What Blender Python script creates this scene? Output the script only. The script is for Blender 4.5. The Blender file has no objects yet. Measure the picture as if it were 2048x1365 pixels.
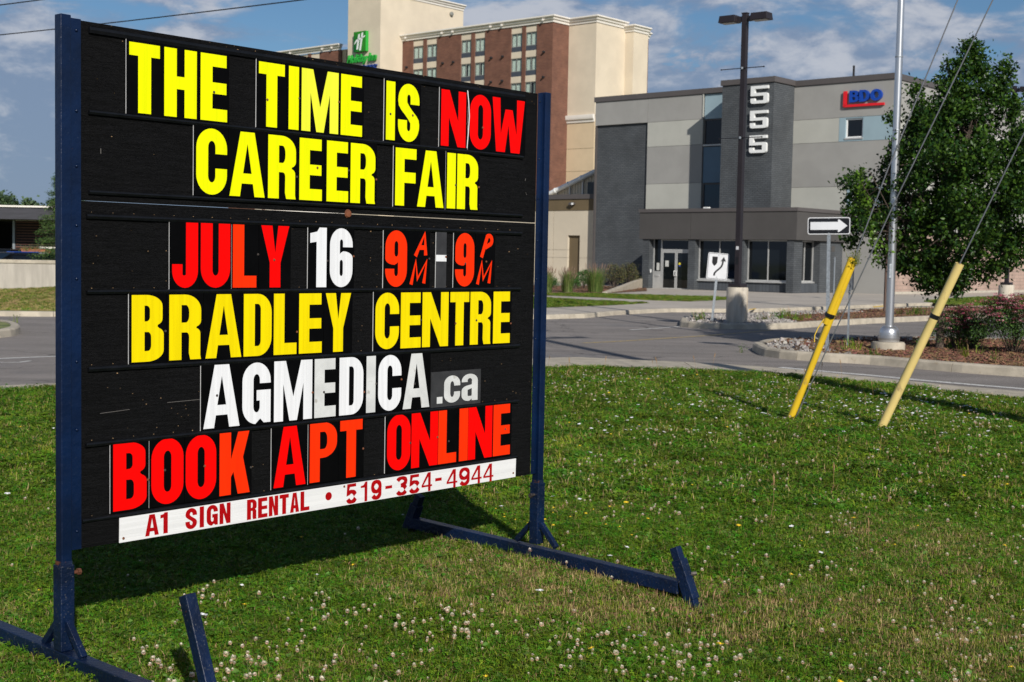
import bpy, math, random
import numpy as np
from mathutils import Vector, Matrix
from mathutils.geometry import tessellate_polygon
random.seed(7); rng = np.random.default_rng(7)
SC = bpy.context.scene
COL = SC.collection
R = math.radians
# ------------------------------------------------------------------ camera
F, CX, CY = 2681.0, 1024.0, 682.5
PITCH, ROLL, EYE = 0.0618, 0.0188, 1.46
_f = np.array([0, math.cos(PITCH), -math.sin(PITCH)]); _r = np.array([1., 0, 0]); _u = np.cross(_r, _f)
CR = _r*math.cos(ROLL)+_u*math.sin(ROLL); CU = -_r*math.sin(ROLL)+_u*math.cos(ROLL); CF = _f
cam_d = bpy.data.cameras.new('camera'); cam = bpy.data.objects.new('camera', cam_d); COL.objects.link(cam); SC.camera = cam
cam_d.lens = F/2048*36; cam_d.sensor_width = 36; cam_d.clip_start = 0.1; cam_d.clip_end = 4000
cam_d.dof.use_dof = True; cam_d.dof.focus_distance = 5.6; cam_d.dof.aperture_fstop = 9
M = Matrix.Identity(4)
for i in range(3): M[i][0] = CR[i]; M[i][1] = CU[i]; M[i][2] = -CF[i]; M[i][3] = (0, 0, EYE)[i]
cam.matrix_world = M
EYEP = np.array([0, 0, EYE])
def ray(px, py): return CR*(px-CX)/F-CU*(py-CY)/F+CF
def G(px, py, z=0.):                       # point of the ground plane seen at a place in the photograph
    d = ray(px, py); return EYEP+d*((z-EYE)/d[2])
def at(px, py, depth):                     # point at a distance
    d = ray(px, py); return EYEP+d*(depth/d[1])
# ------------------------------------------------------------------ world, sun
SUN_EL, SUN_AZ = R(28.6), math.atan2(.292, -.956)
w = bpy.data.worlds.new('World'); SC.world = w; w.use_nodes = True
nt = w.node_tree; nt.nodes.clear()
def N_(t, **k):
    n = nt.nodes.new(t)
    for a, b in k.items(): setattr(n, a, b)
    return n
def L_(a, b): nt.links.new(a, b)
sky = N_('ShaderNodeTexSky', sky_type='NISHITA', sun_disc=False, sun_elevation=SUN_EL, sun_rotation=SUN_AZ)
sky.air_density = 1.0; sky.dust_density = .15; sky.ozone_density = 3.5
tc = N_('ShaderNodeTexCoord')
def wmath(op, a, b=None, c=None, clamp=False):
    n = N_('ShaderNodeMath', operation=op, use_clamp=clamp)
    for i, v in enumerate((a, b, c)):
        if v is None: continue
        if isinstance(v, (int, float)): n.inputs[i].default_value = v
        else: L_(v, n.inputs[i])
    return n.outputs[0]
def wnoise(scale, detail, rough, loc=(0, 0, 0), dist=0.):
    mp = N_('ShaderNodeMapping'); mp.inputs['Scale'].default_value = scale; mp.inputs['Location'].default_value = loc
    L_(tc.outputs['Generated'], mp.inputs['Vector'])
    n = N_('ShaderNodeTexNoise'); n.inputs['Scale'].default_value = 1; n.inputs['Detail'].default_value = detail
    n.inputs['Roughness'].default_value = rough; n.inputs['Distortion'].default_value = dist
    L_(mp.outputs[0], n.inputs['Vector']); return n.outputs['Fac']
def wramp(v, a, b):
    n = N_('ShaderNodeMapRange', interpolation_type='SMOOTHSTEP'); L_(v, n.inputs[0])
    n.inputs[1].default_value = a; n.inputs[2].default_value = b; return n.outputs[0]
n1 = wnoise((10, 10, 26), 12, .60, (3.1, .7, 0.2), .4)
n2 = wnoise((30, 30, 60), 8, .62, (.3, 5.7, 1), .3)
n3 = wnoise((4, 4, 9), 3, .5, (7, 2, 3))
sepd = N_('ShaderNodeSeparateXYZ'); L_(tc.outputs['Generated'], sepd.inputs[0]); Z = sepd.outputs[2]
# low bank of cumulus with billowing tops, and thin broken sheets above it
bank = wmath('ADD', wmath('ADD', wmath('MULTIPLY', n1, 1.0), wmath('MULTIPLY', n2, .35)), wmath('MULTIPLY', wmath('SUBTRACT', .150, Z), 4.0))
bank = wramp(bank, .63, .71)
sheet = wramp(wmath('SUBTRACT', wmath('ADD', wmath('MULTIPLY', n1, .7), wmath('MULTIPLY', n3, .45)), wmath('MULTIPLY', wmath('MAXIMUM', wmath('SUBTRACT', Z, .2), 0.), .25)), .48, .62)
mask = wmath('MAXIMUM', bank, sheet)
lit = wramp(wmath('ADD', wmath('ADD', wmath('MULTIPLY', n1, .55), wmath('MULTIPLY', n2, .45)), wmath('MULTIPLY', wmath('SUBTRACT', Z, .12), .9)), .47, .66)
def wmix(f, a, b):
    n = N_('ShaderNodeMix', data_type='RGBA')
    L_(f, n.inputs['Factor'])
    for i, v in ((6, a), (7, b)):
        if isinstance(v, tuple): n.inputs[i].default_value = (*v, 1)
        else: L_(v, n.inputs[i])
    return n.outputs[2]
SKY_S = .05
k = 1/SKY_S
cloud = wmix(lit, (.215*k, .285*k, .42*k), (.55*k, .57*k, .63*k))
skyb = N_('ShaderNodeMix', data_type='RGBA', blend_type='MULTIPLY'); skyb.inputs[0].default_value = 1; L_(sky.outputs[0], skyb.inputs[6]); skyb.inputs[7].default_value = (.98, 1.20, 1.36, 1)
skyc = wmix(wmath('MULTIPLY', mask, .88), skyb.outputs[2], cloud)
bg = N_('ShaderNodeBackground'); bg.inputs['Strength'].default_value = SKY_S; L_(skyc, bg.inputs['Color'])
wo = N_('ShaderNodeOutputWorld'); L_(bg.outputs[0], wo.inputs['Surface'])
sd = bpy.data.lights.new('sun', 'SUN'); sd.energy = 5.0; sd.angle = R(.53); sd.color = (1, .95, .87)
so = bpy.data.objects.new('sun', sd); COL.objects.link(so)
svec = Vector((math.sin(SUN_AZ)*math.cos(SUN_EL), math.cos(SUN_AZ)*math.cos(SUN_EL), math.sin(SUN_EL)))
so.rotation_euler = svec.to_track_quat('Z', 'Y').to_euler(); so.location = (0, 0, 30)
vs = SC.view_settings; vs.view_transform = 'Standard'; vs.look = 'None'; vs.exposure = -.08; vs.gamma = 1; vs.use_curve_mapping = False
SC.cycles.use_denoising = True
SC.cycles.max_bounces = 6; SC.cycles.transparent_max_bounces = 12

# ------------------------------------------------------------------ materials
MATS = {}
def mat(name, col, rough=.7, var=.12, vscale=8., bump=0., bscale=60., metal=0., spec=.5, stretch=(1, 1, 1), col2=None,
        spots=None, rand=0., coat=0., trans=0., speck=None, detail=5):
    """procedural material: colour varied by noise, optional second colour, worn spots, fine relief"""
    m = bpy.data.materials.new(name); m.use_nodes = True; t = m.node_tree; n = t.nodes; l = t.links
    b = n['Principled BSDF']; b.inputs['Roughness'].default_value = rough; b.inputs['Metallic'].default_value = metal
    b.inputs['Specular IOR Level'].default_value = spec; b.inputs['Coat Weight'].default_value = coat
    tcn = n.new('ShaderNodeTexCoord'); mp = n.new('ShaderNodeMapping'); mp.inputs['Scale'].default_value = stretch
    l.new(tcn.outputs['Object'], mp.inputs['Vector'])
    def noise(sc, d=detail):
        q = n.new('ShaderNodeTexNoise'); q.inputs['Scale'].default_value = sc; q.inputs['Detail'].default_value = d
        q.inputs['Roughness'].default_value = .6; l.new(mp.outputs[0], q.inputs['Vector']); return q.outputs['Fac']
    def mix(f, a, c):
        q = n.new('ShaderNodeMix'); q.data_type = 'RGBA'
        if isinstance(f, float): q.inputs[0].default_value = f
        else: l.new(f, q.inputs[0])
        for i, v in ((6, a), (7, c)):
            if isinstance(v, tuple): q.inputs[i].default_value = (*v[:3], 1)
            else: l.new(v, q.inputs[i])
        return q.outputs[2]
    def rmp(v, a, c):
        q = n.new('ShaderNodeMapRange'); q.interpolation_type = 'SMOOTHSTEP'; l.new(v, q.inputs[0]); q.inputs[1].default_value = a; q.inputs[2].default_value = c
        return q.outputs[0]
    lo = tuple(c*(1-var) for c in col); hi = tuple(min(1, c*(1+var)) for c in (col2 or col))
    c = mix(rmp(noise(vscale), .35, .65), lo, hi)
    if spots:
        sc, thr, scol = spots[:3]
        c = mix(rmp(noise(sc, 6), thr, thr+(spots[3] if len(spots) > 3 else .03)), c, scol)
    if speck:
        v = n.new('ShaderNodeTexVoronoi'); v.inputs['Scale'].default_value = speck[0]; l.new(mp.outputs[0], v.inputs['Vector'])
        s2 = n.new('ShaderNodeSeparateColor'); l.new(v.outputs['Color'], s2.inputs[0])
        c = mix(rmp(s2.outputs[0], speck[1], speck[1]+.05), c, speck[2])
    if rand:
        oi = n.new('ShaderNodeObjectInfo'); hs = n.new('ShaderNodeHueSaturation')
        mr = n.new('ShaderNodeMapRange'); l.new(oi.outputs['Random'], mr.inputs[0]); mr.inputs[3].default_value = 1-rand; mr.inputs[4].default_value = 1+rand
        l.new(mr.outputs[0], hs.inputs['Value']); l.new(c, hs.inputs['Color'])
        m2 = n.new('ShaderNodeMapRange'); ml = n.new('ShaderNodeMath'); ml.operation = 'FRACT'
        mm = n.new('ShaderNodeMath'); mm.operation = 'MULTIPLY'; mm.inputs[1].default_value = 7.31
        l.new(oi.outputs['Random'], mm.inputs[0]); l.new(mm.outputs[0], ml.inputs[0]); l.new(ml.outputs[0], m2.inputs[0])
        m2.inputs[3].default_value = .5-rand*.1; m2.inputs[4].default_value = .5+rand*.06; l.new(m2.outputs[0], hs.inputs['Hue'])
        c = hs.outputs[0]
    l.new(c, b.inputs['Base Color'])
    if bump:
        bn = n.new('ShaderNodeBump'); bn.inputs['Strength'].default_value = bump; bn.inputs['Distance'].default_value = .01
        l.new(noise(bscale), bn.inputs['Height']); l.new(bn.outputs[0], b.inputs['Normal'])
    if trans:
        tr = n.new('ShaderNodeBsdfTranslucent'); l.new(c, tr.inputs['Color']); ms = n.new('ShaderNodeMixShader'); ms.inputs[0].default_value = trans
        l.new(b.outputs[0], ms.inputs[1]); l.new(tr.outputs[0], ms.inputs[2]); l.new(ms.outputs[0], n['Material Output'].inputs['Surface'])
    MATS[name] = m; return m
def brick_mat(name, c1, c2, mortar, bw=.25, bh=.085, ms=.012, rough=.85, bump=.6):
    m = bpy.data.materials.new(name); m.use_nodes = True; t = m.node_tree; n = t.nodes; l = t.links; b = n['Principled BSDF']
    tcn = n.new('ShaderNodeTexCoord'); s = n.new('ShaderNodeSeparateXYZ'); l.new(tcn.outputs['Object'], s.inputs[0])
    a = n.new('ShaderNodeMath'); a.operation = 'ADD'; l.new(s.outputs[0], a.inputs[0]); l.new(s.outputs[1], a.inputs[1])
    c = n.new('ShaderNodeCombineXYZ'); l.new(a.outputs[0], c.inputs[0]); l.new(s.outputs[2], c.inputs[1])
    br = n.new('ShaderNodeTexBrick'); l.new(c.outputs[0], br.inputs['Vector'])
    br.inputs['Color1'].default_value = (*c1, 1); br.inputs['Color2'].default_value = (*c2, 1); br.inputs['Mortar'].default_value = (*mortar, 1)
    br.inputs['Scale'].default_value = 1; br.inputs['Brick Width'].default_value = bw; br.inputs['Row Height'].default_value = bh
    br.inputs['Mortar Size'].default_value = ms; br.inputs['Mortar Smooth'].default_value = .2
    nz = n.new('ShaderNodeTexNoise'); nz.inputs['Scale'].default_value = .8; nz.inputs['Detail'].default_value = 6; l.new(tcn.outputs['Object'], nz.inputs['Vector'])
    mr = n.new('ShaderNodeMapRange'); l.new(nz.outputs[0], mr.inputs[0]); mr.inputs[1].default_value = .3; mr.inputs[2].default_value = .7; mr.inputs[3].default_value = .8; mr.inputs[4].default_value = 1.2
    hs = n.new('ShaderNodeHueSaturation'); l.new(br.outputs['Color'], hs.inputs['Color']); l.new(mr.outputs[0], hs.inputs['Value'])
    l.new(hs.outputs[0], b.inputs['Base Color']); b.inputs['Roughness'].default_value = rough
    bn = n.new('ShaderNodeBump'); bn.inputs['Strength'].default_value = bump; bn.inputs['Distance'].default_value = .01; bn.invert = True
    l.new(br.outputs['Fac'], bn.inputs['Height']); l.new(bn.outputs[0], b.inputs['Normal'])
    MATS[name] = m; return m
def glass_mat(name, tint, dark=True):
    m = bpy.data.materials.new(name); m.use_nodes = True; t = m.node_tree; n = t.nodes; l = t.links
    if dark:
        b = n['Principled BSDF']; b.inputs['Base Color'].default_value = (*tint, 1); b.inputs['Roughness'].default_value = .04; return m
    n.remove(n['Principled BSDF']); tr = n.new('ShaderNodeBsdfTransparent'); tr.inputs[0].default_value = (*tint, 1)
    gl = n.new('ShaderNodeBsdfGlossy'); gl.inputs['Roughness'].default_value = .03; fr = n.new('ShaderNodeFresnel'); fr.inputs[0].default_value = 1.5
    mx = n.new('ShaderNodeMixShader'); ge = n.new('ShaderNodeNewGeometry'); mu = n.new('ShaderNodeMath'); mu.operation = 'SUBTRACT'; mu.use_clamp = True
    l.new(fr.outputs[0], mu.inputs[0]); l.new(ge.outputs['Backfacing'], mu.inputs[1]); l.new(mu.outputs[0], mx.inputs[0]); l.new(tr.outputs[0], mx.inputs[1]); l.new(gl.outputs[0], mx.inputs[2])
    l.new(mx.outputs[0], n['Material Output'].inputs['Surface']); return m

# ------------------------------------------------------------------ mesh helpers
class MB:
    def __init__(s): s.v = []; s.f = []; s.m = []
    def add(s, vs, fs, m=0):
        k = len(s.v); s.v += [tuple(map(float, p)) for p in vs]; s.f += [tuple(i+k for i in f) for f in fs]; s.m += [m]*len(fs); return s
    def box(s, x0, x1, y0, y1, z0, z1, m=0):
        return s.add([(x0, y0, z0), (x1, y0, z0), (x1, y1, z0), (x0, y1, z0), (x0, y0, z1), (x1, y0, z1), (x1, y1, z1), (x0, y1, z1)],
                     [(0, 3, 2, 1), (4, 5, 6, 7), (0, 1, 5, 4), (1, 2, 6, 5), (2, 3, 7, 6), (3, 0, 4, 7)], m)
    def bar(s, a, b, wx, wy, m=0, up=(0, 0, 1), cap=True):          # square bar between two points
        a = np.array(a, float); b = np.array(b, float); d = b-a; d /= np.linalg.norm(d); x = np.cross(d, np.array(up, float))
        if np.linalg.norm(x) < 1e-4: x = np.cross(d, (0, 1, 0))
        x /= np.linalg.norm(x); y = np.cross(x, d); q = []
        for p in (a, b):
            for i, j in ((-1, -1), (1, -1), (1, 1), (-1, 1)): q.append(p+x*i*wx/2+y*j*wy/2)
        return s.add(q, [(0, 3, 2, 1), (4, 5, 6, 7), (0, 1, 5, 4), (1, 2, 6, 5), (2, 3, 7, 6), (3, 0, 4, 7)], m)
    def tube(s, pts, rad, n=12, m=0, cap=True, hollow=0.):
        pts = [np.array(p, float) for p in pts]
        if not hasattr(rad, '__len__'): rad = [rad]*len(pts)
        rings = []; x = None
        for i, p in enumerate(pts):
            d = pts[min(i+1, len(pts)-1)]-pts[max(i-1, 0)]; d /= np.linalg.norm(d)
            if x is None: x = np.cross(d, (0, 0, 1) if abs(d[2]) < .9 else (1, 0, 0))
            x = x-d*(x@d); x /= np.linalg.norm(x); y = np.cross(d, x)
            rings.append([p+(x*math.cos(a)+y*math.sin(a))*rad[i] for a in np.arange(n)*2*math.pi/n])
        vs = [q for r_ in rings for q in r_]; fs = []
        for i in range(len(pts)-1):
            for j in range(n):
                k = (j+1) % n; fs.append((i*n+j, i*n+k, (i+1)*n+k, (i+1)*n+j))
        if cap: fs += [tuple(range(n))[::-1], tuple(range((len(pts)-1)*n, len(pts)*n))]
        return s.add(vs, fs, m)
    def lathe(s, prof, c=(0, 0, 0), n=24, m=0):
        vs = []; fs = []
        for r_, z in prof:
            for a in np.arange(n)*2*math.pi/n: vs.append((c[0]+r_*math.cos(a), c[1]+r_*math.sin(a), c[2]+z))
        for i in range(len(prof)-1):
            for j in range(n): fs.append((i*n+j, i*n+(j+1) % n, (i+1)*n+(j+1) % n, (i+1)*n+j))
        fs += [tuple(range(n))[::-1], tuple(range((len(prof)-1)*n, len(prof)*n))]
        return s.add(vs, fs, m)
    def prism(s, contours, d0, d1, place=lambda x, y, d: (x, d, y), m=0, mside=None, back=False):
        """flat outline with holes, given thickness; place maps (x, y, depth) to 3-D"""
        if hasattr(contours, 'L'):
            k = len(contours.L); e = min(.00014, (d1-d0)*.03)
            for i in range(k if contours.closed else k-1):
                j = (i+1) % k; q = [contours.L[i], contours.L[j], contours.R[j], contours.R[i]]; a = d0+e*(i % 6)
                s.add([place(x, y, a) for x, y in q]+[place(x, y, d1) for x, y in q], [(3, 2, 1, 0), (0, 1, 5, 4), (2, 3, 7, 6)]+([(3, 0, 4, 7)] if i == 0 and not contours.closed else [])+([(1, 2, 6, 5)] if i == k-2 and not contours.closed else []), m)
            for n_, c in enumerate(contours.caps): kk = len(c); s.add([place(x, y, d0+e*(7+n_)) for x, y in c], [tuple(range(kk))], m)
            return s
        tri = tessellate_polygon([[Vector((x, y, 0)) for x, y in c] for c in contours]); flat = [p for c in contours for p in c]
        s.add([place(x, y, d0) for x, y in flat], [tuple(t) for t in tri], m)
        if back: s.add([place(x, y, d1) for x, y in flat], [tuple(t)[::-1] for t in tri], m)
        for c in contours:
            k = len(c); s.add([place(x, y, d0) for x, y in c]+[place(x, y, d1) for x, y in c],
                              [(i, (i+1) % k, k+(i+1) % k, k+i) for i in range(k)], m if mside is None else mside)
        return s
    def mesh(s, name, mats, smooth=False):
        me = bpy.data.meshes.new(name); me.from_pydata(s.v, [], s.f)
        for a in mats: me.materials.append(a)
        if max(s.m, default=0) > 0: me.polygons.foreach_set('material_index', s.m)
        if smooth: me.polygons.foreach_set('use_smooth', [True]*len(s.f))
        me.update(); return me
def link(name, me, parent=None, loc=None, rz=None):
    o = bpy.data.objects.new(name, me); COL.objects.link(o)
    if parent is not None: o.parent = parent
    if loc is not None: o.location = loc
    if rz is not None: o.rotation_euler = (0, 0, rz)
    return o
def build(name, mb, mats, parent=None, smooth=False, bevel=0, loc=None, rz=None, auto=False):
    if not isinstance(mats, (list, tuple)): mats = [mats]
    me = mb.mesh(name, mats, smooth); o = link(name, me, parent, loc, rz)
    if auto:
        me.polygons.foreach_set('use_smooth', [True]*len(me.polygons)); e = o.modifiers.new('s', 'EDGE_SPLIT'); e.split_angle = R(35)
    if bevel:
        b = o.modifiers.new('bevel', 'BEVEL'); b.width = bevel; b.segments = 2; b.limit_method = 'ANGLE'
    return o
def tag(o, label=None, cat=None, group=None, kind=None):
    if label: o['label'] = label
    if cat: o['category'] = cat
    if group: o['group'] = group
    if kind: o['kind'] = kind
    return o
def thing(name, label, cat, loc=(0, 0, 0), rz=0., group=None):
    o = bpy.data.objects.new(name, None); COL.objects.link(o); o.location = loc; o.rotation_euler = (0, 0, rz); o.empty_display_size = .2
    return tag(o, label, cat, group)
def copy_tree(o, parent=None, loc=None):
    c = o.copy(); COL.objects.link(c); c.parent = parent
    for ch in list(o.children): copy_tree(ch, c)
    if loc is not None: c.location = loc
    return c
SOURCES = bpy.data.collections.new('sources')
def scatter(name, pts, sources, smin, smax, label=None, cat=None, tilt=.25, z=0., parent=None):
    """ground cover nobody could count: many small clumps set on points"""
    pts = np.asarray(pts, float); me = bpy.data.meshes.new(name); me.vertices.add(len(pts)); me.vertices.foreach_set('co', pts.ravel()); me.update()
    o = link(name, me, parent); o['kind'] = 'stuff'
    if label: o['label'] = label
    if cat: o['category'] = cat
    c = bpy.data.collections.new(name+'_clumps')
    for s in sources:
        q = bpy.data.objects.new(s.name, s); c.objects.link(q)
    g = bpy.data.node_groups.new(name, 'GeometryNodeTree')
    g.interface.new_socket('Geometry', in_out='INPUT', socket_type='NodeSocketGeometry'); g.interface.new_socket('Geometry', in_out='OUTPUT', socket_type='NodeSocketGeometry')
    a = g.nodes.new('NodeGroupInput'); z_ = g.nodes.new('NodeGroupOutput'); ci = g.nodes.new('GeometryNodeCollectionInfo')
    ci.inputs['Collection'].default_value = c; ci.inputs['Separate Children'].default_value = True; ci.inputs['Reset Children'].default_value = True
    ip = g.nodes.new('GeometryNodeInstanceOnPoints'); ip.inputs['Pick Instance'].default_value = True
    rv = g.nodes.new('FunctionNodeRandomValue'); rv.data_type = 'FLOAT_VECTOR'; rv.inputs[0].default_value = (-tilt, -tilt, 0); rv.inputs[1].default_value = (tilt, tilt, 6.283)
    rs = g.nodes.new('FunctionNodeRandomValue'); rs.data_type = 'FLOAT'; rs.inputs[2].default_value = smin; rs.inputs[3].default_value = smax
    ri = g.nodes.new('FunctionNodeRandomValue'); ri.data_type = 'INT'; ri.inputs[4].default_value = 0; ri.inputs[5].default_value = len(sources)-1
    for i_, s_ in ((rv, 1), (rs, 2), (ri, 3)): i_.inputs['Seed'].default_value = s_+len(pts)
    K = g.links.new; K(a.outputs[0], ip.inputs['Points']); K(ci.outputs[0], ip.inputs['Instance']); K(rv.outputs[0], ip.inputs['Rotation'])
    K(rs.outputs[1], ip.inputs['Scale']); K(ri.outputs[2], ip.inputs['Instance Index']); K(ip.outputs[0], z_.inputs[0])
    md = o.modifiers.new('clumps', 'NODES'); md.node_group = g; return o
def fast_mesh(name, V, Fq, mats, mi=None, smooth=False):
    """mesh from numpy arrays, faces all the same size"""
    me = bpy.data.meshes.new(name); V = np.ascontiguousarray(V, np.float32); Fq = np.ascontiguousarray(Fq, np.int32)
    me.vertices.add(len(V)); me.vertices.foreach_set('co', V.ravel()); k = Fq.shape[1]
    me.loops.add(Fq.size); me.loops.foreach_set('vertex_index', Fq.ravel()); me.polygons.add(len(Fq))
    me.polygons.foreach_set('loop_start', np.arange(0, Fq.size, k, dtype=np.int32)); me.polygons.foreach_set('loop_total', np.full(len(Fq), k, np.int32))
    for a in mats: me.materials.append(a)
    if mi is not None: me.polygons.foreach_set('material_index', np.asarray(mi, np.int32))
    if smooth: me.polygons.foreach_set('use_smooth', np.ones(len(Fq), bool))
    me.update(); me.validate(); return me
def smooth_line(P, step):
    P = [np.array(p[:2], float) for p in P]; out = []
    Q = [2*P[0]-P[1]]+P+[2*P[-1]-P[-2]]
    for i in range(1, len(Q)-2):
        n = max(1, int(np.linalg.norm(Q[i+1]-Q[i])/step))
        for t in np.arange(n)/n:
            a, b, c, d = Q[i-1:i+3]
            out.append(.5*((2*b)+(c-a)*t+(2*a-5*b+4*c-d)*t*t+(3*b-a-3*c+d)*t**3))
    out.append(Q[-2]); return np.array(out)
def inside(poly, x, y):
    poly = np.asarray(poly); c = np.zeros(len(x), bool); j = len(poly)-1
    for i in range(len(poly)):
        xi, yi = poly[i]; xj, yj = poly[j]
        c ^= ((yi > y) != (yj > y)) & (x < (xj-xi)*(y-yi)/(yj-yi+1e-12)+xi); j = i
    return c
# ================================================================== the ground
ROAD = -.15
m_asph = mat('asphalt', (.200, .176, .158), .9, .10, .9, .5, 220, speck=(180, .8, (.30, .28, .27)), spots=(.35, .56, (.15, .14, .135), .1))
m_conc = mat('concrete', (.45, .41, .34), .9, .10, 2.5, .4, 90, spots=(1.1, .58, (.40, .35, .28), .15))
m_kerb = mat('kerb_concrete', (.43, .38, .30), .9, .14, 3.5, .7, 60, spots=(5, .60, (.34, .27, .19), .12))
m_walk = mat('sidewalk', (.43, .385, .33), .9, .07, .7, .3, 120, spots=(.6, .6, (.40, .36, .31), .12))
m_soil = mat('soil', (.030, .036, .012), .95, .4, 6, .6, 40, col2=(.05, .045, .02))
m_mulch = mat('mulch_bed', (.085, .050, .026), .95, .35, 14, .9, 50, col2=(.14, .08, .038))
m_farg = mat('short_grass', (.085, .13, .03), .95, .35, 1.3, .8, 30, col2=(.17, .19, .06), spots=(.8, .56, (.24, .21, .10), .12))
m_white = mat('road_paint', (.62, .61, .58), .8, .1, 5, spots=(14, .56, (.26, .25, .24), .08))
m_yellow = mat('road_paint_yellow', (.50, .36, .12), .8, .1, 5, spots=(16, .5, (.22, .20, .17), .08))

gm = MB().box(-1500, 1500, -1500, 2500, -1.2, -.6); tag(build('terrain', gm, m_farg), kind='structure')
def weather(m, csc, cw, ccol, streak, amt):
    t = m.node_tree; n = t.nodes; l = t.links; b = n['Principled BSDF']; src = b.inputs['Base Color'].links[0].from_socket
    tcn = n.new('ShaderNodeTexCoord'); nz = n.new('ShaderNodeTexNoise'); nz.inputs['Scale'].default_value = 1.2; nz.inputs['Detail'].default_value = 8; l.new(tcn.outputs['Object'], nz.inputs['Vector'])
    ad = n.new('ShaderNodeVectorMath'); ad.operation = 'MULTIPLY_ADD'; l.new(nz.outputs['Color'], ad.inputs[0]); ad.inputs[1].default_value = (1.4, 1.4, 0); l.new(tcn.outputs['Object'], ad.inputs[2])
    v = n.new('ShaderNodeTexVoronoi'); v.feature = 'DISTANCE_TO_EDGE'; v.inputs['Scale'].default_value = csc; l.new(ad.outputs[0], v.inputs['Vector'])
    r = n.new('ShaderNodeMapRange'); l.new(v.outputs['Distance'], r.inputs[0]); r.inputs[1].default_value = cw*.4; r.inputs[2].default_value = cw; r.inputs[3].default_value = .65; r.inputs[4].default_value = 0
    mx = n.new('ShaderNodeMix'); mx.data_type = 'RGBA'; l.new(r.outputs[0], mx.inputs[0]); l.new(src, mx.inputs[6]); mx.inputs[7].default_value = (*ccol, 1)
    mp = n.new('ShaderNodeMapping'); mp.inputs['Rotation'].default_value = (0, 0, R(-28)); mp.inputs['Scale'].default_value = streak; l.new(tcn.outputs['Object'], mp.inputs[0]); n2_ = n.new('ShaderNodeTexNoise'); n2_.inputs['Detail'].default_value = 5; n2_.inputs['Scale'].default_value = 1; l.new(mp.outputs[0], n2_.inputs['Vector'])
    r2 = n.new('ShaderNodeMapRange'); l.new(n2_.outputs[0], r2.inputs[0]); r2.inputs[1].default_value = .35; r2.inputs[2].default_value = .65; r2.inputs[3].default_value = 1-amt; r2.inputs[4].default_value = 1+amt
    hs = n.new('ShaderNodeHueSaturation'); l.new(r2.outputs[0], hs.inputs['Value']); l.new(mx.outputs[2], hs.inputs['Color']); l.new(hs.outputs[0], b.inputs['Base Color'])
weather(m_asph, .22, .006, (.05, .045, .042), (.12, 1.3, 1), .13); weather(m_walk, .12, .002, (.2, .18, .15), (.3, .4, 1), .07)
rm = MB().add([(-90, -45, ROAD), (90, -45, ROAD), (90, 130, ROAD), (-90, 130, ROAD)], [(0, 1, 2, 3)])
tag(build('road', rm, m_asph), kind='structure')

def fY(line, x): return np.interp(x, line[:, 0], line[:, 1])
inner_px = [(0, 783), (60, 780), (112, 777), (1090, 737.5), (1240, 740), (1440, 745.5), (1600, 756), (1740, 768), (1845, 779), (2048, 803)]
outer_px = [(0, 771.5), (60, 769), (112, 766.5), (1090, 716), (1240, 719), (1440, 727.5), (1600, 740), (1740, 754.5), (1845, 764.5), (2048, 783)]
def mkline(px, z, pre, post): return smooth_line([*pre, *[G(x, y, z)[:2] for x, y in px], *post], .35)
inner = mkline(inner_px, 0, [(-32, 7), (-16, 9.2), (-9.5, 12)], [(8.3, 14.2), (13, 11.5), (30, 8)])
outer = mkline(outer_px, 0, [(-32, 7.4), (-16, 9.6), (-9.7, 12.4)], [(8.6, 14.9), (13.4, 12.2), (30, 8.7)])
def sig(t): return 1/(1+np.exp(-t))
def lawn_h(x, y):
    return (-.015-.075*sig((6.2-y)/.35)*sig((x+.4)/.3)-.02*sig((5.2-y)/.3)
            -.06*np.exp(-((x-.82)**2+(y-5.50)**2)/.12)+.018*np.sin(x*1.3+.4)*np.sin(y*.9+1)+.010*np.sin(x*3.1)*np.cos(y*2.7))*np.clip((fY(inner, x)-y)/1.5, .1, 1)
xs = np.arange(-30, 26, .25); tt = np.r_[np.linspace(0, 1, 70)**1.15]
V = []; 
for x in xs:
    y1 = fY(inner, x)
    for t in tt:
        y = y1+(-8-y1)*t; V.append((x, y, float(lawn_h(x, y))))
n = len(tt); Fq = [(i*n+j, i*n+j+1, (i+1)*n+j+1, (i+1)*n+j) for i in range(len(xs)-1) for j in range(n-1)]
lm = fast_mesh('lawn', V, Fq, [m_soil], smooth=True); tag(link('lawn', lm), kind='structure')

def strip_segments(parent, name, A, B, z, m, seg=3.0, gap=.012, drop=ROAD-.05):
    """a kerb cast in lengths between outer edge A and inner edge B (polylines of equal count)"""
    L = np.r_[0, np.cumsum(np.linalg.norm(np.diff(A, axis=0), axis=1))]; i = 0; idx = 0
    while i < len(A)-1:
        j = i+1
        while j < len(A)-1 and L[j]-L[i] < seg*(.85+.3*((idx*37) % 10)/10): j += 1
        mb = MB(); pts = list(range(i, j+1)); k = len(pts)
        a = A[i:j+1].copy(); b = B[i:j+1].copy()
        for q in (a, b):
            d = q[1]-q[0]; q[0] += d/np.linalg.norm(d)*gap/2; d = q[-1]-q[-2]; q[-1] -= d/np.linalg.norm(d)*gap/2
        prof = []
        for t in range(k):
            d = b[t]-a[t]; d = d/np.linalg.norm(d)
            prof += [(*(a[t]-d*.01), drop), (*(a[t]+d*.01), z-.03), (*(a[t]+d*.04), z-.002), (*b[t], z), (*b[t], drop)]
        fs = [(5*t+q, 5*t+q+1, 5*(t+1)+q+1, 5*(t+1)+q) for t in range(k-1) for q in range(4)]
        fs += [(0, 1, 2, 3, 4), tuple(5*(k-1)+q for q in (4, 3, 2, 1, 0))]
        mb.add(prof, fs); build('kerb_segment', mb, m, parent); i = j; idx += 1
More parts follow.
